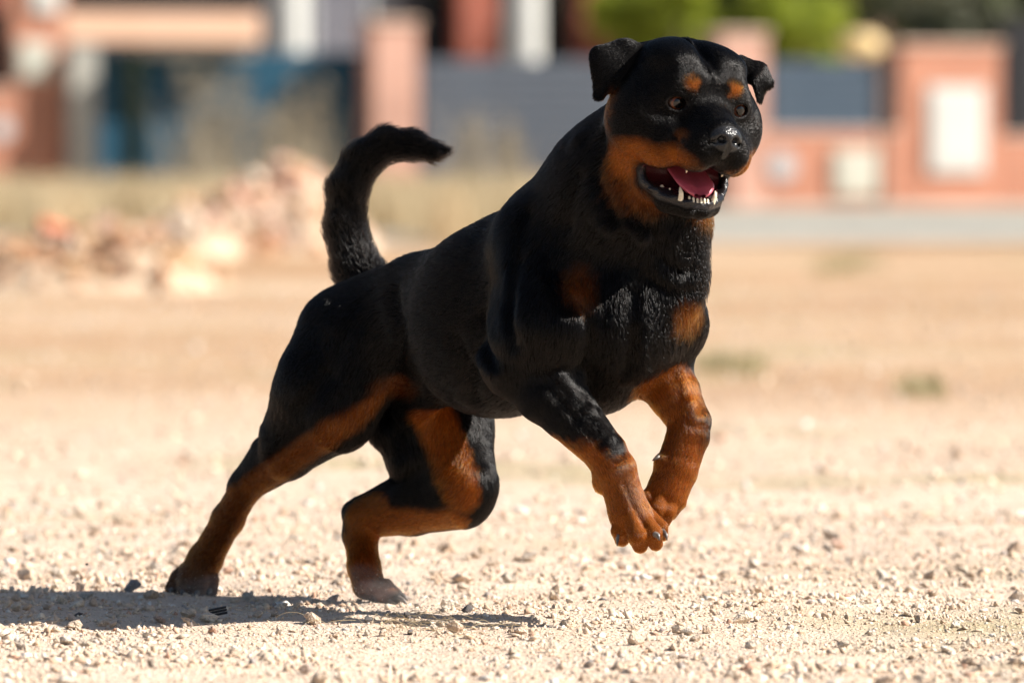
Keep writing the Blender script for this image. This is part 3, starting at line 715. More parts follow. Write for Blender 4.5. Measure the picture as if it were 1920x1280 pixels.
# ears
eaf = nrm((0.25, -1, 0.1))
chain([P(1228, 118, 372), P(1168, 104, 402), P(1126, 106, 420)], [30, 27, 21], k=14, kin=8, flat=eaf, q=.42, tg='ear')
chain([P(1178, 112, 410), P(1142, 128, 424), P(1124, 177, 430)], [36, 32, 13], k=12, kin=8, flat=eaf, q=.30, tg='ear')
eaf2 = nrm((0.75, -1, 0.1))
chain([P(1388, 128, 330), P(1422, 140, 322), P(1440, 154, 322)], [24, 22, 13], k=12, kin=8, flat=eaf2, q=.42, tg='ear')
cone(P(1424, 150, 330), P(1424, 186, 334), 20, 8, k=8, flat=eaf2, q=.36, tg='ear')

def sdf(X, margin):
    d = np.full(len(X), 1e3); xl = X.min(0); xh = X.max(0)
    for p in PR:
        m = margin + p.k
        if (xh < p.lo - m).any() or (xl > p.hi + m).any(): continue
        idx = np.nonzero(((X > p.lo - m) & (X < p.hi + m)).all(1))[0]
        if not len(idx): continue
        v = p.f(X[idx]); a = d[idx]
        if p.sub:
            v = -v; h = np.clip(0.5 - 0.5 * (a - v) / p.k, 0, 1)
            d[idx] = a + (v - a) * h + p.k * h * (1 - h)
        else:
            h = np.clip(0.5 + 0.5 * (a - v) / p.k, 0, 1)
            d[idx] = a + (v - a) * h - p.k * h * (1 - h)
    return d
# grooves between the muscles and folds of loose skin, laid on the finished surface
def on_skin(px, py):
    zs = np.linspace(620, -520, 1400); Q = np.array([P(px, py, z) for z in (620, -520)]); X = Q[0] + (Q[1] - Q[0]) * np.linspace(0, 1, 1400)[:, None]
    d = sdf(X, 30); k = np.nonzero(d < 0)[0]
    return X[k[0]] if len(k) else None
def groove(pts, r, k, out=5.0, ridge=False, tg='body'):
    q = [on_skin(*p) for p in pts]; q = [p + np.array((0, -1, 0)) * (out if not ridge else -out) for p in q if p is not None]
    for a_, b_ in zip(q[:-1], q[1:]):
        if np.linalg.norm(a_ - b_) < 170: cone(a_, b_, r, r, k, sub=not ridge, tg=tg)
groove([(990, 400), (968, 480), (955, 560), (960, 640)], 6, 26)
groove([(1085, 330), (1058, 420), (1048, 500), (1062, 560)], 6, 28)
groove([(1190, 540), (1192, 620), (1178, 700)], 6, 28)
groove([(1092, 560), (1112, 630), (1092, 690)], 6, 24)
groove([(738, 545), (752, 620), (742, 700)], 4, 34, out=9)
groove([(655, 610), (612, 700), (560, 775)], 5, 28)
groove([(1130, 250), (1120, 330), (1160, 410)], 4, 18)
groove([(1165, 330), (1185, 400), (1240, 455)], 4, 18)
groove([(1230, 470), (1270, 500), (1300, 500)], 4, 16)
groove([(1215, 520), (1262, 545), (1300, 540)], 4, 16)
groove([(1020, 715), (1075, 780), (1118, 830)], 3, 14, tg='foreleg')
groove([(1048, 700), (1100, 765), (1140, 815)], 5, 14, out=3, ridge=True, tg='foreleg')
groove([(1275, 700), (1290, 750), (1305, 785)], 4, 14, out=2, ridge=True, tg='foreleg')
groove([(1150, 905), (1165, 950), (1178, 985)], 2.5, 8, out=3, tg='paw')
groove([(1170, 905), (1190, 950), (1208, 985)], 2.5, 8, out=3, tg='paw')
groove([(448, 945), (408, 1015), (372, 1075)], 3, 12, tg='hindleg')
groove([(570, 800), (510, 860), (465, 905)], 4, 18, tg='hindleg')
groove([(860, 640), (880, 700), (890, 750)], 5, 34)
groove([(905, 600), (918, 670), (915, 730)], 5, 34)
def surface(hc, B=8):
    lo = np.min([p.lo for p in PR if not p.sub], 0) - 20; hi = np.max([p.hi for p in PR if not p.sub], 0) + 20
    nb = np.ceil((hi - lo) / (hc * B)).astype(int)
    gi = np.stack(np.meshgrid(*[np.arange(n) for n in nb], indexing='ij'), -1).reshape(-1, 3)
    cen = lo + (gi + .5) * hc * B
    th = hc * B * .87 * 1.7
    dc = np.concatenate([sdf(c, th * 1.5) for c in np.array_split(cen, 8)])
    act = gi[np.abs(dc) < th]; 
    V = np.full(nb * B + 1, 50, dtype=np.float32)
    # inside blocks
    ins = gi[dc <= -th]
    for b in ins: V[b[0]*B:(b[0]+1)*B, b[1]*B:(b[1]+1)*B, b[2]*B:(b[2]+1)*B] = -50
    off = np.stack(np.meshgrid(*[np.arange(B)] * 3, indexing='ij'), -1).reshape(-1, 3)
    key = act // 3; act = act[np.lexsort(key.T)]; key = act // 3
    cut = np.nonzero((np.diff(key, axis=0) != 0).any(1))[0] + 1
    for chunk in np.split(act, cut):
        ii = (chunk[:, None, :] * B + off[None]).reshape(-1, 3)
        V[ii[:, 0], ii[:, 1], ii[:, 2]] = sdf(lo + ii * hc, 12)
    print('  field', round(time.time() - t0, 1))
    sg = V < 0
    nx, ny, nz = V.shape
    cnt = np.zeros((nx - 1, ny - 1, nz - 1), dtype=np.int8)
    for a in (0, 1):
        for b in (0, 1):
            for c in (0, 1):
                cnt += sg[a:nx - 1 + a, b:ny - 1 + b, c:nz - 1 + c]
    print('  count', round(time.time() - t0, 1))
    cells = np.argwhere((cnt > 0) & (cnt < 8))
    vid = np.full(cnt.shape, -1, dtype=np.int32); vid[tuple(cells.T)] = np.arange(len(cells))
    acc = np.zeros((len(cells), 3)); n = np.zeros(len(cells))
    cor = [np.array(c) for c in np.ndindex(2, 2, 2)]
    for i, a in enumerate(cor):
        for b in cor[i + 1:]:
            if np.abs(a - b).sum() != 1: continue
            va = V[tuple((cells + a).T)]; vb = V[tuple((cells + b).T)]
            m = (va < 0) != (vb < 0)
            t = np.where(m, va / np.where(m, va - vb, 1), 0)
            acc += np.where(m[:, None], a + t[:, None] * (b - a), 0); n += m
    verts = lo + (cells + acc / n[:, None]) * hc
    quads = []
    for ax in range(3):
        o1, o2 = (ax + 1) % 3, (ax + 2) % 3
        s0 = [slice(None)] * 3; s1 = [slice(None)] * 3
        s0[ax] = slice(0, -1); s1[ax] = slice(1, None)
        e = np.argwhere(sg[tuple(s0)] != sg[tuple(s1)])
        e = e[(e[:, o1] > 0) & (e[:, o2] > 0) & (e[:, o1] < V.shape[o1] - 1) & (e[:, o2] < V.shape[o2] - 1)]
        d1 = np.zeros(3, int); d1[o1] = 1; d2 = np.zeros(3, int); d2[o2] = 1
        q = np.stack([vid[tuple((e - d1 - d2).T)], vid[tuple((e - d2).T)], vid[tuple(e.T)], vid[tuple((e - d1).T)]], 1)
        inside_first = sg[tuple(e.T)]
        q = np.where(inside_first[:, None], q, q[:, ::-1])
        quads.append(q)
    q = np.concatenate(quads); q = q[(q >= 0).all(1)]
    print('  quads', round(time.time() - t0, 1))
    # keep the largest connected piece: label by propagating the lowest index
    lab = np.arange(len(verts))
    ed = np.concatenate([q[:, [0, 1]], q[:, [1, 2]], q[:, [2, 3]], q[:, [3, 0]]])
    for _ in range(400):
        new = lab.copy(); mn = np.minimum(lab[ed[:, 0]], lab[ed[:, 1]])
        np.minimum.at(new, ed[:, 0], mn); np.minimum.at(new, ed[:, 1], mn)
        new = new[new]
        if (new == lab).all(): break
        lab = new
    print('  label', round(time.time() - t0, 1))
    u, c = np.unique(lab, return_counts=True); keep = lab == u[c.argmax()]
    mp = np.cumsum(keep) - 1; q = mp[q[keep[q].all(1)]]; verts = verts[keep]
    return verts, q
t0 = time.time()
DV, DQ = surface(VOX)
# light smoothing
_e = np.concatenate([DQ[:, [0, 1]], DQ[:, [1, 2]], DQ[:, [2, 3]], DQ[:, [3, 0]]])
for _ in range(2):
    s = np.zeros_like(DV); c = np.zeros(len(DV))
    np.add.at(s, _e[:, 0], DV[_e[:, 1]]); np.add.at(c, _e[:, 0], 1)
    DV = DV * .5 + .5 * s / c[:, None]
print('dog surface', len(DV), len(DQ), round(time.time() - t0, 1))
_fn = np.cross(DV[DQ[:, 2]] - DV[DQ[:, 0]], DV[DQ[:, 3]] - DV[DQ[:, 1]])
DN = np.zeros_like(DV)
for j in range(4): np.add.at(DN, DQ[:, j], _fn)
DN /= np.linalg.norm(DN, axis=1)[:, None] + 1e-9

# --- coat: flow, length and colour at every skin vertex
def nearest_tags(X):
    flow = np.zeros_like(X); ws = np.zeros(len(X)); best = np.full(len(X), 1e9); name = np.zeros(len(X), dtype=int); names = []
    for p in PR:
        if p.tagname not in names: names.append(p.tagname)
        ti = names.index(p.tagname)
        idx = np.nonzero(((X > p.lo - 40) & (X < p.hi + 40)).all(1))[0]
        if not len(idx): continue
        v = np.abs(p.f(X[idx]))
        if p.flow is not None and not p.sub:
            wgt = np.exp(-v / 14); flow[idx] += wgt[:, None] * np.asarray(p.flow); ws[idx] += wgt
        b = v < best[idx]; j = idx[b]; best[j] = v[b]; name[j] = ti
    return flow / (ws[:, None] + 1e-9), name, names
DFLOW, DTAG, DTN = nearest_tags(DV)
for _ in range(15):                                       # even out the lie of the coat
    s_ = np.zeros_like(DFLOW); c_ = np.zeros(len(DV))
    np.add.at(s_, _e[:, 0], DFLOW[_e[:, 1]]); np.add.at(c_, _e[:, 0], 1); DFLOW = .4 * DFLOW + .6 * s_ / c_[:, None]
T = lambda n: DTAG == DTN.index(n)
BLACK = np.array((0.0030, 0.0022, 0.0019)); TAN = np.array((0.29, 0.080, 0.0095)); 
def soft(X, c, r, axes=None, s=.35):
    """1 inside an ellipsoid, fading out over s of its radius"""
    A = np.eye(3) if axes is None else np.array(axes)
    k = np.sqrt((((X - c) @ A.T / np.asarray(r, float)) ** 2).sum(1))
    return np.clip((1 + s - k) / (2 * s), 0, 1)
def softc(X, a, b, ra, rb, s=10):
    ba = b - a; t = np.clip((X - a) @ ba / (ba @ ba), 0, 1)
    d = np.linalg.norm(X - a - t[:, None] * ba, axis=1) - (ra + (rb - ra) * t)
    return np.clip(.5 - d / (2 * s), 0, 1)
_j = np.sin(DV[:, 0] * .19) * np.sin(DV[:, 1] * .23 + 1) * np.sin(DV[:, 2] * .21 + 2)       # ragged colour edges
X = DV + DN * 0 + _j[:, None] * 5
tan = np.zeros(len(DV))
def paint(w, amt=1.0): 
    global tan; tan = np.maximum(tan, w * amt)
def unpaint(w):
    global tan; tan = tan * (1 - w)
for s in (-1, 1):
    paint(soft(X, H(s * 43, 46, 108), (12.5, 11, 30), HAX, .5), .9)
    paint(soft(X, H(s * 92, -90, 70), (50, 25, 70), HAX, .35))
    paint(soft(X, H(s * 52, -80, 122), (42, 20, 54), HAX, .35))
    paint(soft(X, H(s * 50, -48, 134), (17, 14, 24), HAX, .5), .85)
    paint(soft(X, H(s * 140, -40, 0), (12, 38, 26), HAX, .5), .35)
    paint(soft(X, H(s * 60, -168, 16), (56, 42, 54), HAX, .4), .62)
    paint(soft(X, H(s * 108, -118, 26), (34, 40, 34), HAX, .35))
unpaint(softc(X, H(0, 10, 90), H(0, -30, 190), 32, 27, 8))
unpaint(soft(X, H(0, -60, 190), (30, 34, 26), HAX, .3))
unpaint(soft(DV, H(0, -122, 108), (70, 38, 84), HAX, .07))
for s in (-1, 1): unpaint(soft(DV, H(s * 52, -126, 74), (46, 30, 48), HAX, .1))
for i in range(len(LIP) - 1): unpaint(softc(X, H(*LIP[i]), H(*LIP[i + 1]), 15, 15, 5))
paint(soft(X, P(1085, 540, 380), (30, 60, 36), None, .5), .38)
paint(soft(X, P(1290, 590, 310), (28, 60, 30), [nrm((.7, 0, .5)), (0, 1, 0), nrm((-.5, 0, .7))], .5), .62)
# forelegs
paint(softc(X, P(950, 712, 300), P(1050, 800, 310), 14, 30, 9), .5)
paint(softc(X, P(1070, 810, 330), P(1150, 880, 364), 34, 60, 12))
paint(softc(X, P(1150, 880, 364), P(1205, 1020, 374), 75, 75, 8))
unpaint(softc(X, P(1055, 695, 385), P(1160, 822, 398), 60, 36, 10))
tan *= 1 - .45 * softc(X, P(1168, 840, 400), P(1188, 925, 408), 18, 14, 12)
paint(softc(X, P(1256, 748, 250), P(1240, 960, 285), 62, 80, 12))
unpaint(softc(X, P(1310, 690, 190), P(1330, 770, 215), 24, 18, 10))
unpaint(softc(X, P(1185, 670, 240), P(1215, 690, 240), 22, 22, 10))
paint(softc(X, P(928, 678, 320), P(944, 712, 322), 11, 9, 7), .7)
# right hind
paint(softc(X, P(735, 735, -60), P(620, 810, -50), 16, 26, 9), .75)
paint(softc(X, P(620, 812, -60), P(470, 918, -240), 26, 26, 9), .7)
paint(softc(X, P(462, 938, -270), P(380, 1060, -350), 40, 52, 8), .52)
paint(soft(X, P(362, 1098, -362), (75, 90, 45), None, .3), .42)
paint(soft(X, P(745, 725, -60), (44, 70, 22), None, .4), .35)
unpaint(softc(X, P(655, 838, -90), P(545, 905, -180), 12, 10, 6))
unpaint(softc(X, P(420, 930, -330), P(340, 1050, -390), 16, 12, 8) * .6)
# left hind
paint(softc(X, P(815, 790, -85), P(870, 930, -45), 46, 36, 9))
paint(softc(X, P(850, 985, -70), P(720, 985, -140), 34, 34, 10))
paint(softc(X, P(700, 975, -160), P(690, 1080, -130), 56, 60, 8), .9)
unpaint(softc(X, P(925, 800, -150), P(925, 960, -100), 26, 26, 8))
unpaint(softc(X, P(735, 915, -120), P(810, 935, -70), 26, 24, 8))
unpaint(softc(X, P(648, 945, -225), P(655, 985, -225), 18, 14, 6))
DCOL = BLACK * (1 - tan[:, None]) + TAN * tan[:, None]
# darken mixed coat on the paws of the hind feet (dusty grey)
dust = np.maximum(soft(X, P(365, 1105, -365), (70, 90, 42), None, .5), soft(X, P(712, 1130, -130), (60, 90, 34), None, .6) * .5)
DUST = np.array((0.30, 0.20, 0.13))
DCOL = DCOL * (1 - .34 * dust[:, None]) + DUST * .34 * dust[:, None]
# bare skin: nose, lips, mouth, eye rims
bare = np.zeros(len(DV))
inm = np.maximum.reduce([soft(DV, H(0, -124, 108), (65, 32, 75), HAX, .03)] + [soft(DV, H(s * 52, -127, 74), (41, 25, 43), HAX, .03) for s in (-1, 1)])
lipw = np.zeros(len(DV))
for i in range(len(LIP) - 1): lipw = np.maximum(lipw, softc(DV, H(*LIP[i]), H(*LIP[i + 1]), 11, 11, 2))
nosew = np.maximum(soft(DV, H(0, -33, 187), (32, 24, 26), HAX, .06), soft(DV, H(0, -54, 190), (7, 16, 14), HAX, .1))
eyew = np.maximum.reduce([soft(DV, H(s * 64, 8, 92), (21, 13, 28), HAX, .12) for s in (-1, 1)])
bare = np.maximum.reduce([inm, lipw, nosew, eyew])
SK = DCOL * .55
SK = SK * (1 - inm[:, None]) + np.array((0.075, 0.013, 0.017)) * inm[:, None]
for wgt, c in ((lipw, (0.010, 0.008, 0.0085)), (nosew, (0.012, 0.012, 0.013)), (eyew, (0.010, 0.008, 0.008))):
    SK = SK * (1 - wgt[:, None]) + np.array(c) * wgt[:, None]
LEN = np.full(len(DV), 17.0)
for tg_, l in (('face', 7), ('nose', 6), ('jaw', 8), ('lip', 4), ('mouth', 4), ('eye', 3), ('ear', 7), ('neck', 17), ('chest', 22), ('foreleg', 10), ('paw', 5), ('hindleg', 10), ('thigh', 15), ('tail', 22)):
    if tg_ in DTN: LEN[T(tg_)] = l
# smooth the length over the skin
for _ in range(12):
    s = np.zeros(len(DV)); c = np.zeros(len(DV))
    np.add.at(s, _e[:, 0], LEN[_e[:, 1]]); np.add.at(c, _e[:, 0], 1); LEN = s / c
LEN *= 1 - bare

print('coat', round(time.time() - t0, 1))
# --- objects
base = ground_at(600, 1122)
dog = empty('dog', base)
tag(dog, 'black and tan short-haired dog bounding over gravel with its mouth open', 'dog')
def node_half(nt, a2, b):
    m = node(nt, 'ShaderNodeMath'); m.operation = 'MULTIPLY_ADD'; m.inputs[1].default_value = .26; m.inputs[2].default_value = .08
    nt.links.new(m.outputs[0], b.inputs['Specular IOR Level']); return m
m_skin, nt, b = mat_new('dog_skin')
a = node(nt, 'ShaderNodeAttribute'); a.attribute_name = 'tint'
nt.links.new(a.outputs['Color'], b.inputs['Base Color'])
a2 = node(nt, 'ShaderNodeAttribute'); a2.attribute_name = 'wet'
mr = node(nt, 'ShaderNodeMapRange'); mr.inputs['To Min'].default_value = .75; mr.inputs['To Max'].default_value = .24
nt.links.new(a2.outputs['Fac'], mr.inputs['Value']); nt.links.new(mr.outputs[0], b.inputs['Roughness'])
nt.links.new(a2.outputs['Fac'], node_half(nt, a2, b).inputs[0])
tc = node(nt, 'ShaderNodeTexCoord'); vo = node(nt, 'ShaderNodeTexVoronoi'); vo.inputs['Scale'].default_value = 420
nt.links.new(tc.outputs['Object'], vo.inputs['Vector'])
bp = node(nt, 'ShaderNodeBump'); bp.inputs['Distance'].default_value = .0012; bp.inputs['Strength'].default_value = .5
nt.links.new(vo.outputs['Distance'], bp.inputs['Height']); nt.links.new(bp.outputs[0], b.inputs['Normal'])
body = mesh_np('body', DV / S, DQ, m_skin, dog, smooth=True)
def set_attr(me, name, typ, dom, arr):
    at_ = me.attributes.new(name, typ, dom)
    at_.data.foreach_set('color' if 'COLOR' in typ else 'vector' if typ == 'FLOAT_VECTOR' else 'value', np.ascontiguousarray(arr, dtype=np.float32).ravel())
set_attr(body.data, 'tint', 'FLOAT_COLOR', 'POINT', np.concatenate([SK, np.ones((len(SK), 1))], 1))
set_attr(body.data, 'wet', 'FLOAT', 'POINT', bare)

# --- fur: short strands lying along the coat
if FUR:
    tri = np.concatenate([DQ[:, [0, 1, 2]], DQ[:, [0, 2, 3]]])
    area = .5 * np.linalg.norm(np.cross(DV[tri[:, 1]] - DV[tri[:, 0]], DV[tri[:, 2]] - DV[tri[:, 0]]), axis=1)
    wgt = area * (1 + 3.0 * (LEN[tri].mean(1) < 12)) * (LEN[tri].min(1) > 1.5)
    cdf = np.cumsum(wgt); N = int(FUR)
    ti = np.searchsorted(cdf, rng.random(N) * cdf[-1]); tv = tri[ti]
    r1 = np.sqrt(rng.random(N)); r2 = rng.random(N)
    bc = np.stack([1 - r1, r1 * (1 - r2), r1 * r2], 1)
    mixv = lambda A: (A[tv] * bc.reshape(N, 3, *([1] * (A.ndim - 1)))).sum(1)
    p0 = mixv(DV); n0 = mixv(DN); n0 /= np.linalg.norm(n0, axis=1)[:, None]
    fl = mixv(DFLOW); ln = mixv(LEN) * rng.uniform(.6, 1.25, N); cl = mixv(DCOL); tn = mixv(tan)
    # clumping: neighbours lean the same way
    cell = np.floor(p0 / 13).astype(int); hsh = (cell[:, 0] * 73856093 ^ cell[:, 1] * 19349663 ^ cell[:, 2] * 83492791) % 100003
    cj = rng.normal(size=(100003, 3))[hsh]
    fl = fl / (np.linalg.norm(fl, axis=1)[:, None] + 1e-6) + np.where(ln > 13, .15, .06)[:, None] * cj + .12 * rng.normal(size=(N, 3))
    t = fl - (fl * n0).sum(1)[:, None] * n0; t /= np.linalg.norm(t, axis=1)[:, None] + 1e-6
    lift = np.where(ln > 24, .48, .15) * rng.uniform(.5, 1.5, N)
    d0 = t + n0 * lift[:, None] * 1.5; d0 /= np.linalg.norm(d0, axis=1)[:, None]
    d1 = t + n0 * lift[:, None] * .35; d1 /= np.linalg.norm(d1, axis=1)[:, None]
    p0 = p0 - n0 * .6
    p1 = p0 + d0 * (ln * .4)[:, None]; p2 = p1 + d1 * (ln * .6)[:, None]
    pts = np.stack([p0, p1, p2], 1).reshape(-1, 3) / S - np.array(parent_loc(dog))
    hc = bpy.data.hair_curves.new('fur'); hc.add_curves([3] * N)
    hc.attributes['position'].data.foreach_set('vector', pts.astype(np.float32).ravel())
    rad = hc.attributes.get('radius') or hc.attributes.new('radius', 'FLOAT', 'POINT')
    rad.data.foreach_set('value', ((np.clip(.00014 + ln * .000011, 0, .00036))[:, None] * np.array([1, .85, .2])).astype(np.float32).ravel())
    v = rng.uniform(.4, 1.65, N)[:, None]
    dk = ((rng.random(N) < .18) & (tn > .3))[:, None]
    cl = np.where(dk, cl * .3, cl) * v
    set_attr(hc, 'tint', 'FLOAT_COLOR', 'CURVE', np.concatenate([cl, np.ones((N, 1))], 1))
    m_fur = bpy.data.materials.new('fur'); m_fur.use_nodes = True; nt = m_fur.node_tree
    nt.nodes.remove(nt.nodes['Principled BSDF'])
    hb = nt.nodes.new('ShaderNodeBsdfHairPrincipled'); hb.parametrization = 'COLOR'
    a = node(nt, 'ShaderNodeAttribute'); a.attribute_name = 'tint'
    nt.links.new(a.outputs['Color'], hb.inputs['Color'])
    hb.inputs['IOR'].default_value = 1.28; hb.inputs['Roughness'].default_value = .13; hb.inputs['Radial Roughness'].default_value = .3
    nt.links.new(hb.outputs[0], nt.nodes['Material Output'].inputs[0])
    hc.materials.append(m_fur)
    fo = bpy.data.objects.new('fur', hc); COL.objects.link(fo); fo.parent = dog

print('fur', round(time.time() - t0, 1))

# --- eyes, tongue, teeth, claws
m_eye, nt, b = mat_new('eye')
tc = node(nt, 'ShaderNodeTexCoord'); sp = node(nt, 'ShaderNodeSeparateXYZ'); nt.links.new(tc.outputs['Object'], sp.inputs[0])
mr = node(nt, 'ShaderNodeMapRange'); mr.inputs['From Min'].default_value = 0; mr.inputs['From Max'].default_value = 16 / S
nt.links.new(sp.outputs['Z'], mr.inputs['Value'])
nt.links.new(ramp(nt, mr.outputs[0], [(0.0, (.03, .018, .015)), (.55, (.04, .02, .015)), (.60, (.012, .004, .002)), (.68, (.115, .034, .012)), (.83, (.07, .02, .008)), (.86, (.002, .002, .002))]), b.inputs['Base Color'])
b.inputs['Roughness'].default_value = .09; b.inputs['Specular IOR Level'].default_value = .5
for c in EYES:
    bm = bmesh.new(); bmesh.ops.create_uvsphere(bm, u_segments=24, v_segments=16, radius=16 / S)
    for v in bm.verts:
        if v.co.z > .8 * 16 / S: v.co.z *= 1.05
    me = bpy.data.meshes.new('eye'); bm.to_mesh(me); bm.free(); me.materials.append(m_eye)
    for p in me.polygons: p.use_smooth = True
    o = bpy.data.objects.new('eye', me); COL.objects.link(o); o.parent = dog
    o.location = Vector(c / S) - parent_loc(dog)
    o.rotation_euler = Vector(hf + .12 * hu * 0 + .12 * hl).to_track_quat('Z', 'Y').to_euler()
m_tongue, nt, b = mat_new('tongue'); 
n = node(nt, 'ShaderNodeTexNoise'); n.inputs['Scale'].default_value = 160
nt.links.new(ramp(nt, n.outputs['Fac'], [(.3, (.33, .045, .08)), (.7, (.47, .10, .14))]), b.inputs['Base Color'])
b.inputs['Roughness'].default_value = .32; b.inputs['Subsurface Weight'].default_value = .25; b.inputs['Subsurface Radius'].default_value = (.004, .0015, .0015)
bp = node(nt, 'ShaderNodeBump'); bp.inputs['Strength'].default_value = .25; bp.inputs['Distance'].default_value = .001
nt.links.new(n.outputs['Fac'], bp.inputs['Height']); nt.links.new(bp.outputs[0], b.inputs['Normal'])
tv, tf = [], []
NU, NW = 15, 20
for j in range(NW + 1):
    t = j / NW; f = 40 + 92 * t; half = 40 * math.sqrt(max(0.02, 1 - max(0, (t - .6) / .42) ** 2)); mid = -116 - 30 * t - 10 * max(0, t - .7)
    for i in range(NU + 1):
        a = 2 * math.pi * i / (NU + 1); l = math.cos(a) * half; th = math.sin(a) * (9 if t < .9 else 6)
        groove = -5 * math.exp(-(l / 7) ** 2) if math.sin(a) > 0 else 0
        tv.append(H(l, mid + th + groove + 7 * (l / 40) ** 2, f) / S)
for j in range(NW):
    for i in range(NU + 1):
        i2 = (i + 1) % (NU + 1); tf.append((j * (NU + 1) + i, j * (NU + 1) + i2, (j + 1) * (NU + 1) + i2, (j + 1) * (NU + 1) + i))
to = mesh_np('tongue', tv, tf, m_tongue, dog, smooth=True)
def horn(name, pts, rs, mat, seg=8):
    """tapered curved spike through pts"""
    V, Fc = [], []
    pts = [np.asarray(p, float) for p in pts]
    for i, p in enumerate(pts):
        d = nrm(pts[min(i + 1, len(pts) - 1)] - pts[max(i - 1, 0)]); x = nrm(np.cross(d, (.3, .5, .8))); y = np.cross(d, x)
        for k in range(seg):
            a = 2 * math.pi * k / seg; V.append((p + rs[i] * (math.cos(a) * x + math.sin(a) * y)) / S)
    for i in range(len(pts) - 1):
        for k in range(seg):
            k2 = (k + 1) % seg; Fc.append((i * seg + k, i * seg + k2, (i + 1) * seg + k2, (i + 1) * seg + k))
    return mesh_np(name, V, Fc, mat, dog, smooth=True)
m_tooth = noise_mat('tooth', (.62, .52, .36), (.78, .70, .55), 200, .25, spec=.6)
m_claw = noise_mat('claw', (.05, .042, .038), (.16, .13, .11), 120, .3, spec=.6)
for s in (-1, 1):
    horn('tooth', [H(s * 32, -162, 122), H(s * 34, -150, 124), H(s * 36, -143, 121), H(s * 36, -139, 118)], [5.5, 4.6, 2.8, .6], m_tooth)       # lower canine
    horn('tooth', [H(s * 36, -82, 134), H(s * 37, -96, 136), H(s * 37, -104, 134), H(s * 36, -110, 131)], [6, 5, 3, .6], m_tooth)            # upper canine
    for f, u, r, l in ((100, -93, 5, 56), (84, -95, 8, 66), (70, -95, 7, 74)):
        horn('tooth', [H(s * l, u, f), H(s * l, u - 10, f), H(s * l, u - 14 - r * .3, f - 1)], [r, r * .85, 1.4], m_tooth, 6)
    for f, u, r, l in ((100, -156, 4, 46), (86, -154, 5, 55)):
        horn('tooth', [H(s * l, u, f), H(s * l, u + 7, f), H(s * l, u + 10, f)], [r, r * .8, 1], m_tooth, 6)
for i in range(6):
    l = (i - 2.5) * 7.5
    horn('tooth', [H(l, -162, 134 - abs(l) * .15), H(l, -155, 132 - abs(l) * .2), H(l, -152 - (i % 3), 131 - abs(l) * .2)], [2.6 + .5 * (i % 2), 2.5, 1.2], m_tooth, 6)
for (x, y, z, dx, dy, r) in ((1186, 998, 404, 12, 6, 7), (1226, 1000, 402, 11, 7, 7), (1244, 998, 384, 7, 8, 5.5), (1160, 1000, 384, -3, 13, 5.5)):
    horn('claw', [P(x - dx * .5, y - dy * .6, z - 8), P(x, y, z + 6), P(x + dx * .7, y + dy * .6, z + 14), P(x + dx, y + dy * 1.8, z + 16)], [r, r, r * .7, .8], m_claw)
for (x, y, z, dx, dy, r) in ((1214, 946, 300, -4, 14, 5), (1230, 966, 312, -2, 14, 5), (1246, 966, 306, -2, 15, 5), (1262, 954, 284, -6, 14, 5), (1233, 857, 292, -10, 5, 4)):
    horn('claw', [P(x - dx * .4, y - dy * .4, z - 4), P(x, y, z + 3), P(x + dx * .6, y + dy * .7, z + 6), P(x + dx, y + dy * 1.3, z + 4)], [r, r, r * .7, .7], m_claw)
for (x, y, z) in ((324, 1104, -372), (345, 1108, -348), (372, 1110, -340), (396, 1106, -356)):
    horn('claw', [P(x, y - 6, z), P(x - 3, y + 2, z + 14), P(x - 6, y + 10, z + 18)], [6, 5, .8], m_claw)
for (x, y, z) in ((708, 1124, -140), (730, 1126, -116), (750, 1124, -112), (752, 1117, -138)):
    horn('claw', [P(x - 6, y - 6, z), P(x + 5, y, z + 8), P(x + 13, y + 8, z + 10)], [5.5, 5, .8], m_claw)
# ================================================================ KICKED-UP STONES, STRAW, DUST
def clod(px, py, depth, r, label, group=None):
    o = bpy.data.objects.new('flying_stone', dark if r < .006 else STM[5].copy()); COL.objects.link(o)
    if r >= .006: o.data.materials.clear(); o.data.materials.append(m_std2)
    o.location = at(px, py, depth); o.scale = (r, r * .8, r * 1.1); o.rotation_euler = rng.normal(0, 1, 3); tag(o, label, 'stone', group)
m_std2 = noise_mat('shaded_stone', (.16, .16, .17), (.26, .25, .25), 2.0, .85)  # grey stone darkened, its shade is part of the colour
clod(248, 1098, 8.78, .014, 'grey stone with shade in its colour kicked up behind the stretched hind paw')
for (px, py, r) in ((163, 1057, .0028), (137, 1092, .0028), (184, 1060, .0015), (536, 1119, .0036), (105, 1098, .0022), (552, 1121, .0018), (640, 1105, .0014), (620, 1112, .0016)):
    clod(px, py, 8.72, r, 'tiny dark clod flying above the gravel near the hind paws', 'clods thrown up by the hind paws')
g = ground_at(410, 1164); bm = bmesh.new()
for i in range(3):
    box(bm, (g.x - .012, g.y - .004, .004 + i * .0042), (g.x + .014, g.y + .008, .007 + i * .0042), .0006)
bmesh.ops.rotate(bm, verts=bm.verts, cent=g, matrix=Matrix.Rotation(-.2, 3, 'Y'))
o = obj_bm('plastic_scrap', bm, m_black, loc=(g.x, g.y, 0)); o.location.z += float(gz(g.x, g.y)) + .004; tag(o, 'small black ribbed scrap lying among the gravel', 'scrap')
V, Fc = [], []
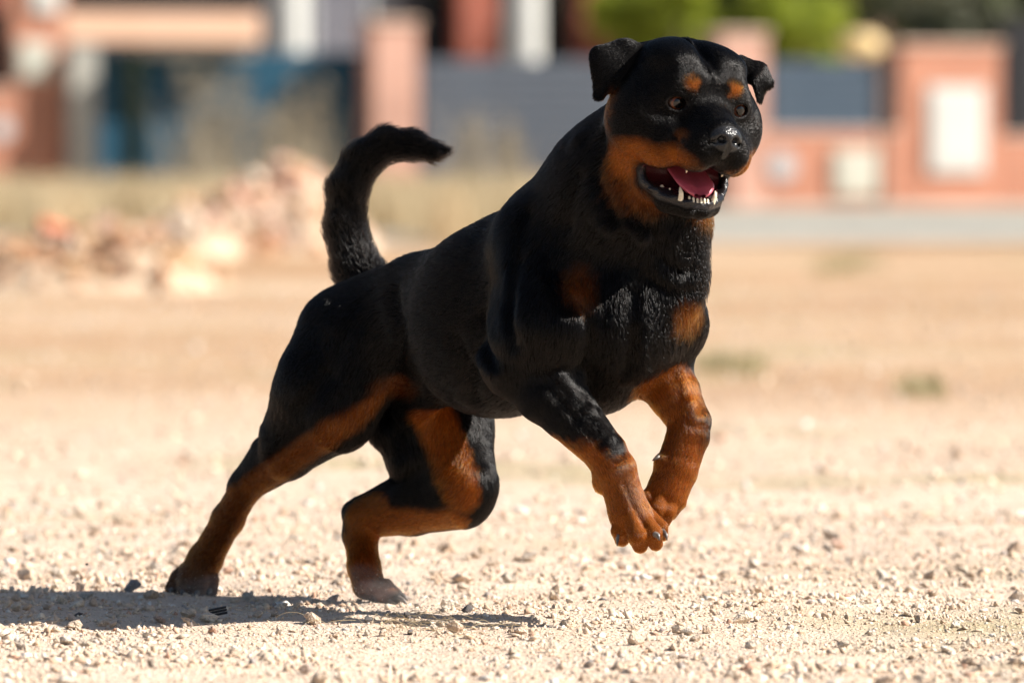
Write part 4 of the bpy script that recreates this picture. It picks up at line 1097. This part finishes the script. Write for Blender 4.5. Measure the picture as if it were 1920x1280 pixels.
for i in range(90):
    px, py = rng.normal(800, 85), rng.normal(1176, 8)
    if rng.random() < .2: px, py = rng.uniform(0, 1900), rng.uniform(1130, 1240)
    g = ground_at(px, py); L = rng.uniform(.015, .06); a = rng.normal(0, .6) + (math.pi if rng.random() < .5 else 0); z = float(gz(g.x, g.y)) + .006; k = len(V); bow = rng.uniform(0, .014); r = .00035
    for j in range(7):
        t = j / 6; c = np.array((g.x + (t - .5) * L * math.cos(a), g.y + (t - .5) * L * math.sin(a), z + bow * 4 * t * (1 - t)))
        for q in range(4): V.append(c + r * np.array((-math.sin(a) * math.cos(q * 1.571), math.cos(a) * math.cos(q * 1.571), math.sin(q * 1.571))))
    for j in range(6):
        for q in range(4): Fc.append((k + j * 4 + q, k + j * 4 + (q + 1) % 4, k + j * 4 + 4 + (q + 1) % 4, k + j * 4 + 4 + q))
o = mesh_np('straw_litter', V, Fc, m_straw); tag(o, 'fine dry straw litter lying on the gravel', 'straw', kind='stuff')
# dust thrown up by the folded hind foot
m_d = bpy.data.materials.new('dust'); m_d.use_nodes = True; nt = m_d.node_tree; nt.nodes.remove(nt.nodes['Principled BSDF'])
pv = nt.nodes.new('ShaderNodeVolumePrincipled'); pv.inputs['Color'].default_value = (.98, .94, .88, 1); pv.inputs['Anisotropy'].default_value = .2
tc = node(nt, 'ShaderNodeTexCoord'); ln = node(nt, 'ShaderNodeVectorMath'); ln.operation = 'LENGTH'; nt.links.new(tc.outputs['Object'], ln.inputs[0])
n = node(nt, 'ShaderNodeTexNoise'); n.inputs['Scale'].default_value = 2.6; n.inputs['Detail'].default_value = 5; nt.links.new(tc.outputs['Object'], n.inputs['Vector'])
def mth(op, a, b_=None, v=None):
    m = node(nt, 'ShaderNodeMath'); m.operation = op; m.use_clamp = op in ('SUBTRACT',)
    nt.links.new(a, m.inputs[0])
    if b_ is not None: nt.links.new(b_, m.inputs[1])
    if v is not None: m.inputs[1].default_value = v
    return m.outputs[0]
fall = node(nt, 'ShaderNodeMapRange'); fall.inputs['From Min'].default_value = 1; fall.inputs['From Max'].default_value = .1; nt.links.new(ln.outputs['Value'], fall.inputs['Value'])
den = mth('MULTIPLY', mth('SUBTRACT', n.outputs['Fac'], None, .40), fall.outputs[0]); den = mth('MULTIPLY', den, None, 45.0)
nt.links.new(den, pv.inputs['Density']); nt.links.new(pv.outputs[0], nt.nodes['Material Output'].inputs['Volume'])
def puff(px, py, depth, rx, ry, rz):
    bm = bmesh.new(); bmesh.ops.create_icosphere(bm, subdivisions=3, radius=1)
    me = bpy.data.meshes.new('dust'); bm.to_mesh(me); bm.free(); me.materials.append(m_d)
    o = bpy.data.objects.new('dust', me); COL.objects.link(o); o.location = at(px, py, depth); o.scale = (rx, ry, rz); tag(o, kind='stuff')
puff(705, 1118, 8.44, .15, .06, .055)
puff(430, 1108, 8.66, .11, .05, .03)

# grit hanging in the air round the hind feet: too fine to count
V, Fc = [], []; TV, TF = hull_rock(6, 77)
for i in range(260):
    cx, cy = ((700, 1108), (380, 1100))[i % 3 == 0]; px, py = rng.normal(cx, 60), cy - abs(rng.normal(0, 30)) + 18; r = rng.uniform(.0004, .0013)
    k = len(V); c = np.array(at(px, py, rng.uniform(8.42, 8.7))); V.extend((TV * r + c).tolist()); Fc.extend((TF + k).tolist())
o = mesh_np('airborne_grit', V, Fc, m_st); tag(o, 'fine grit hanging in the air around the hind feet', 'grit', kind='stuff')
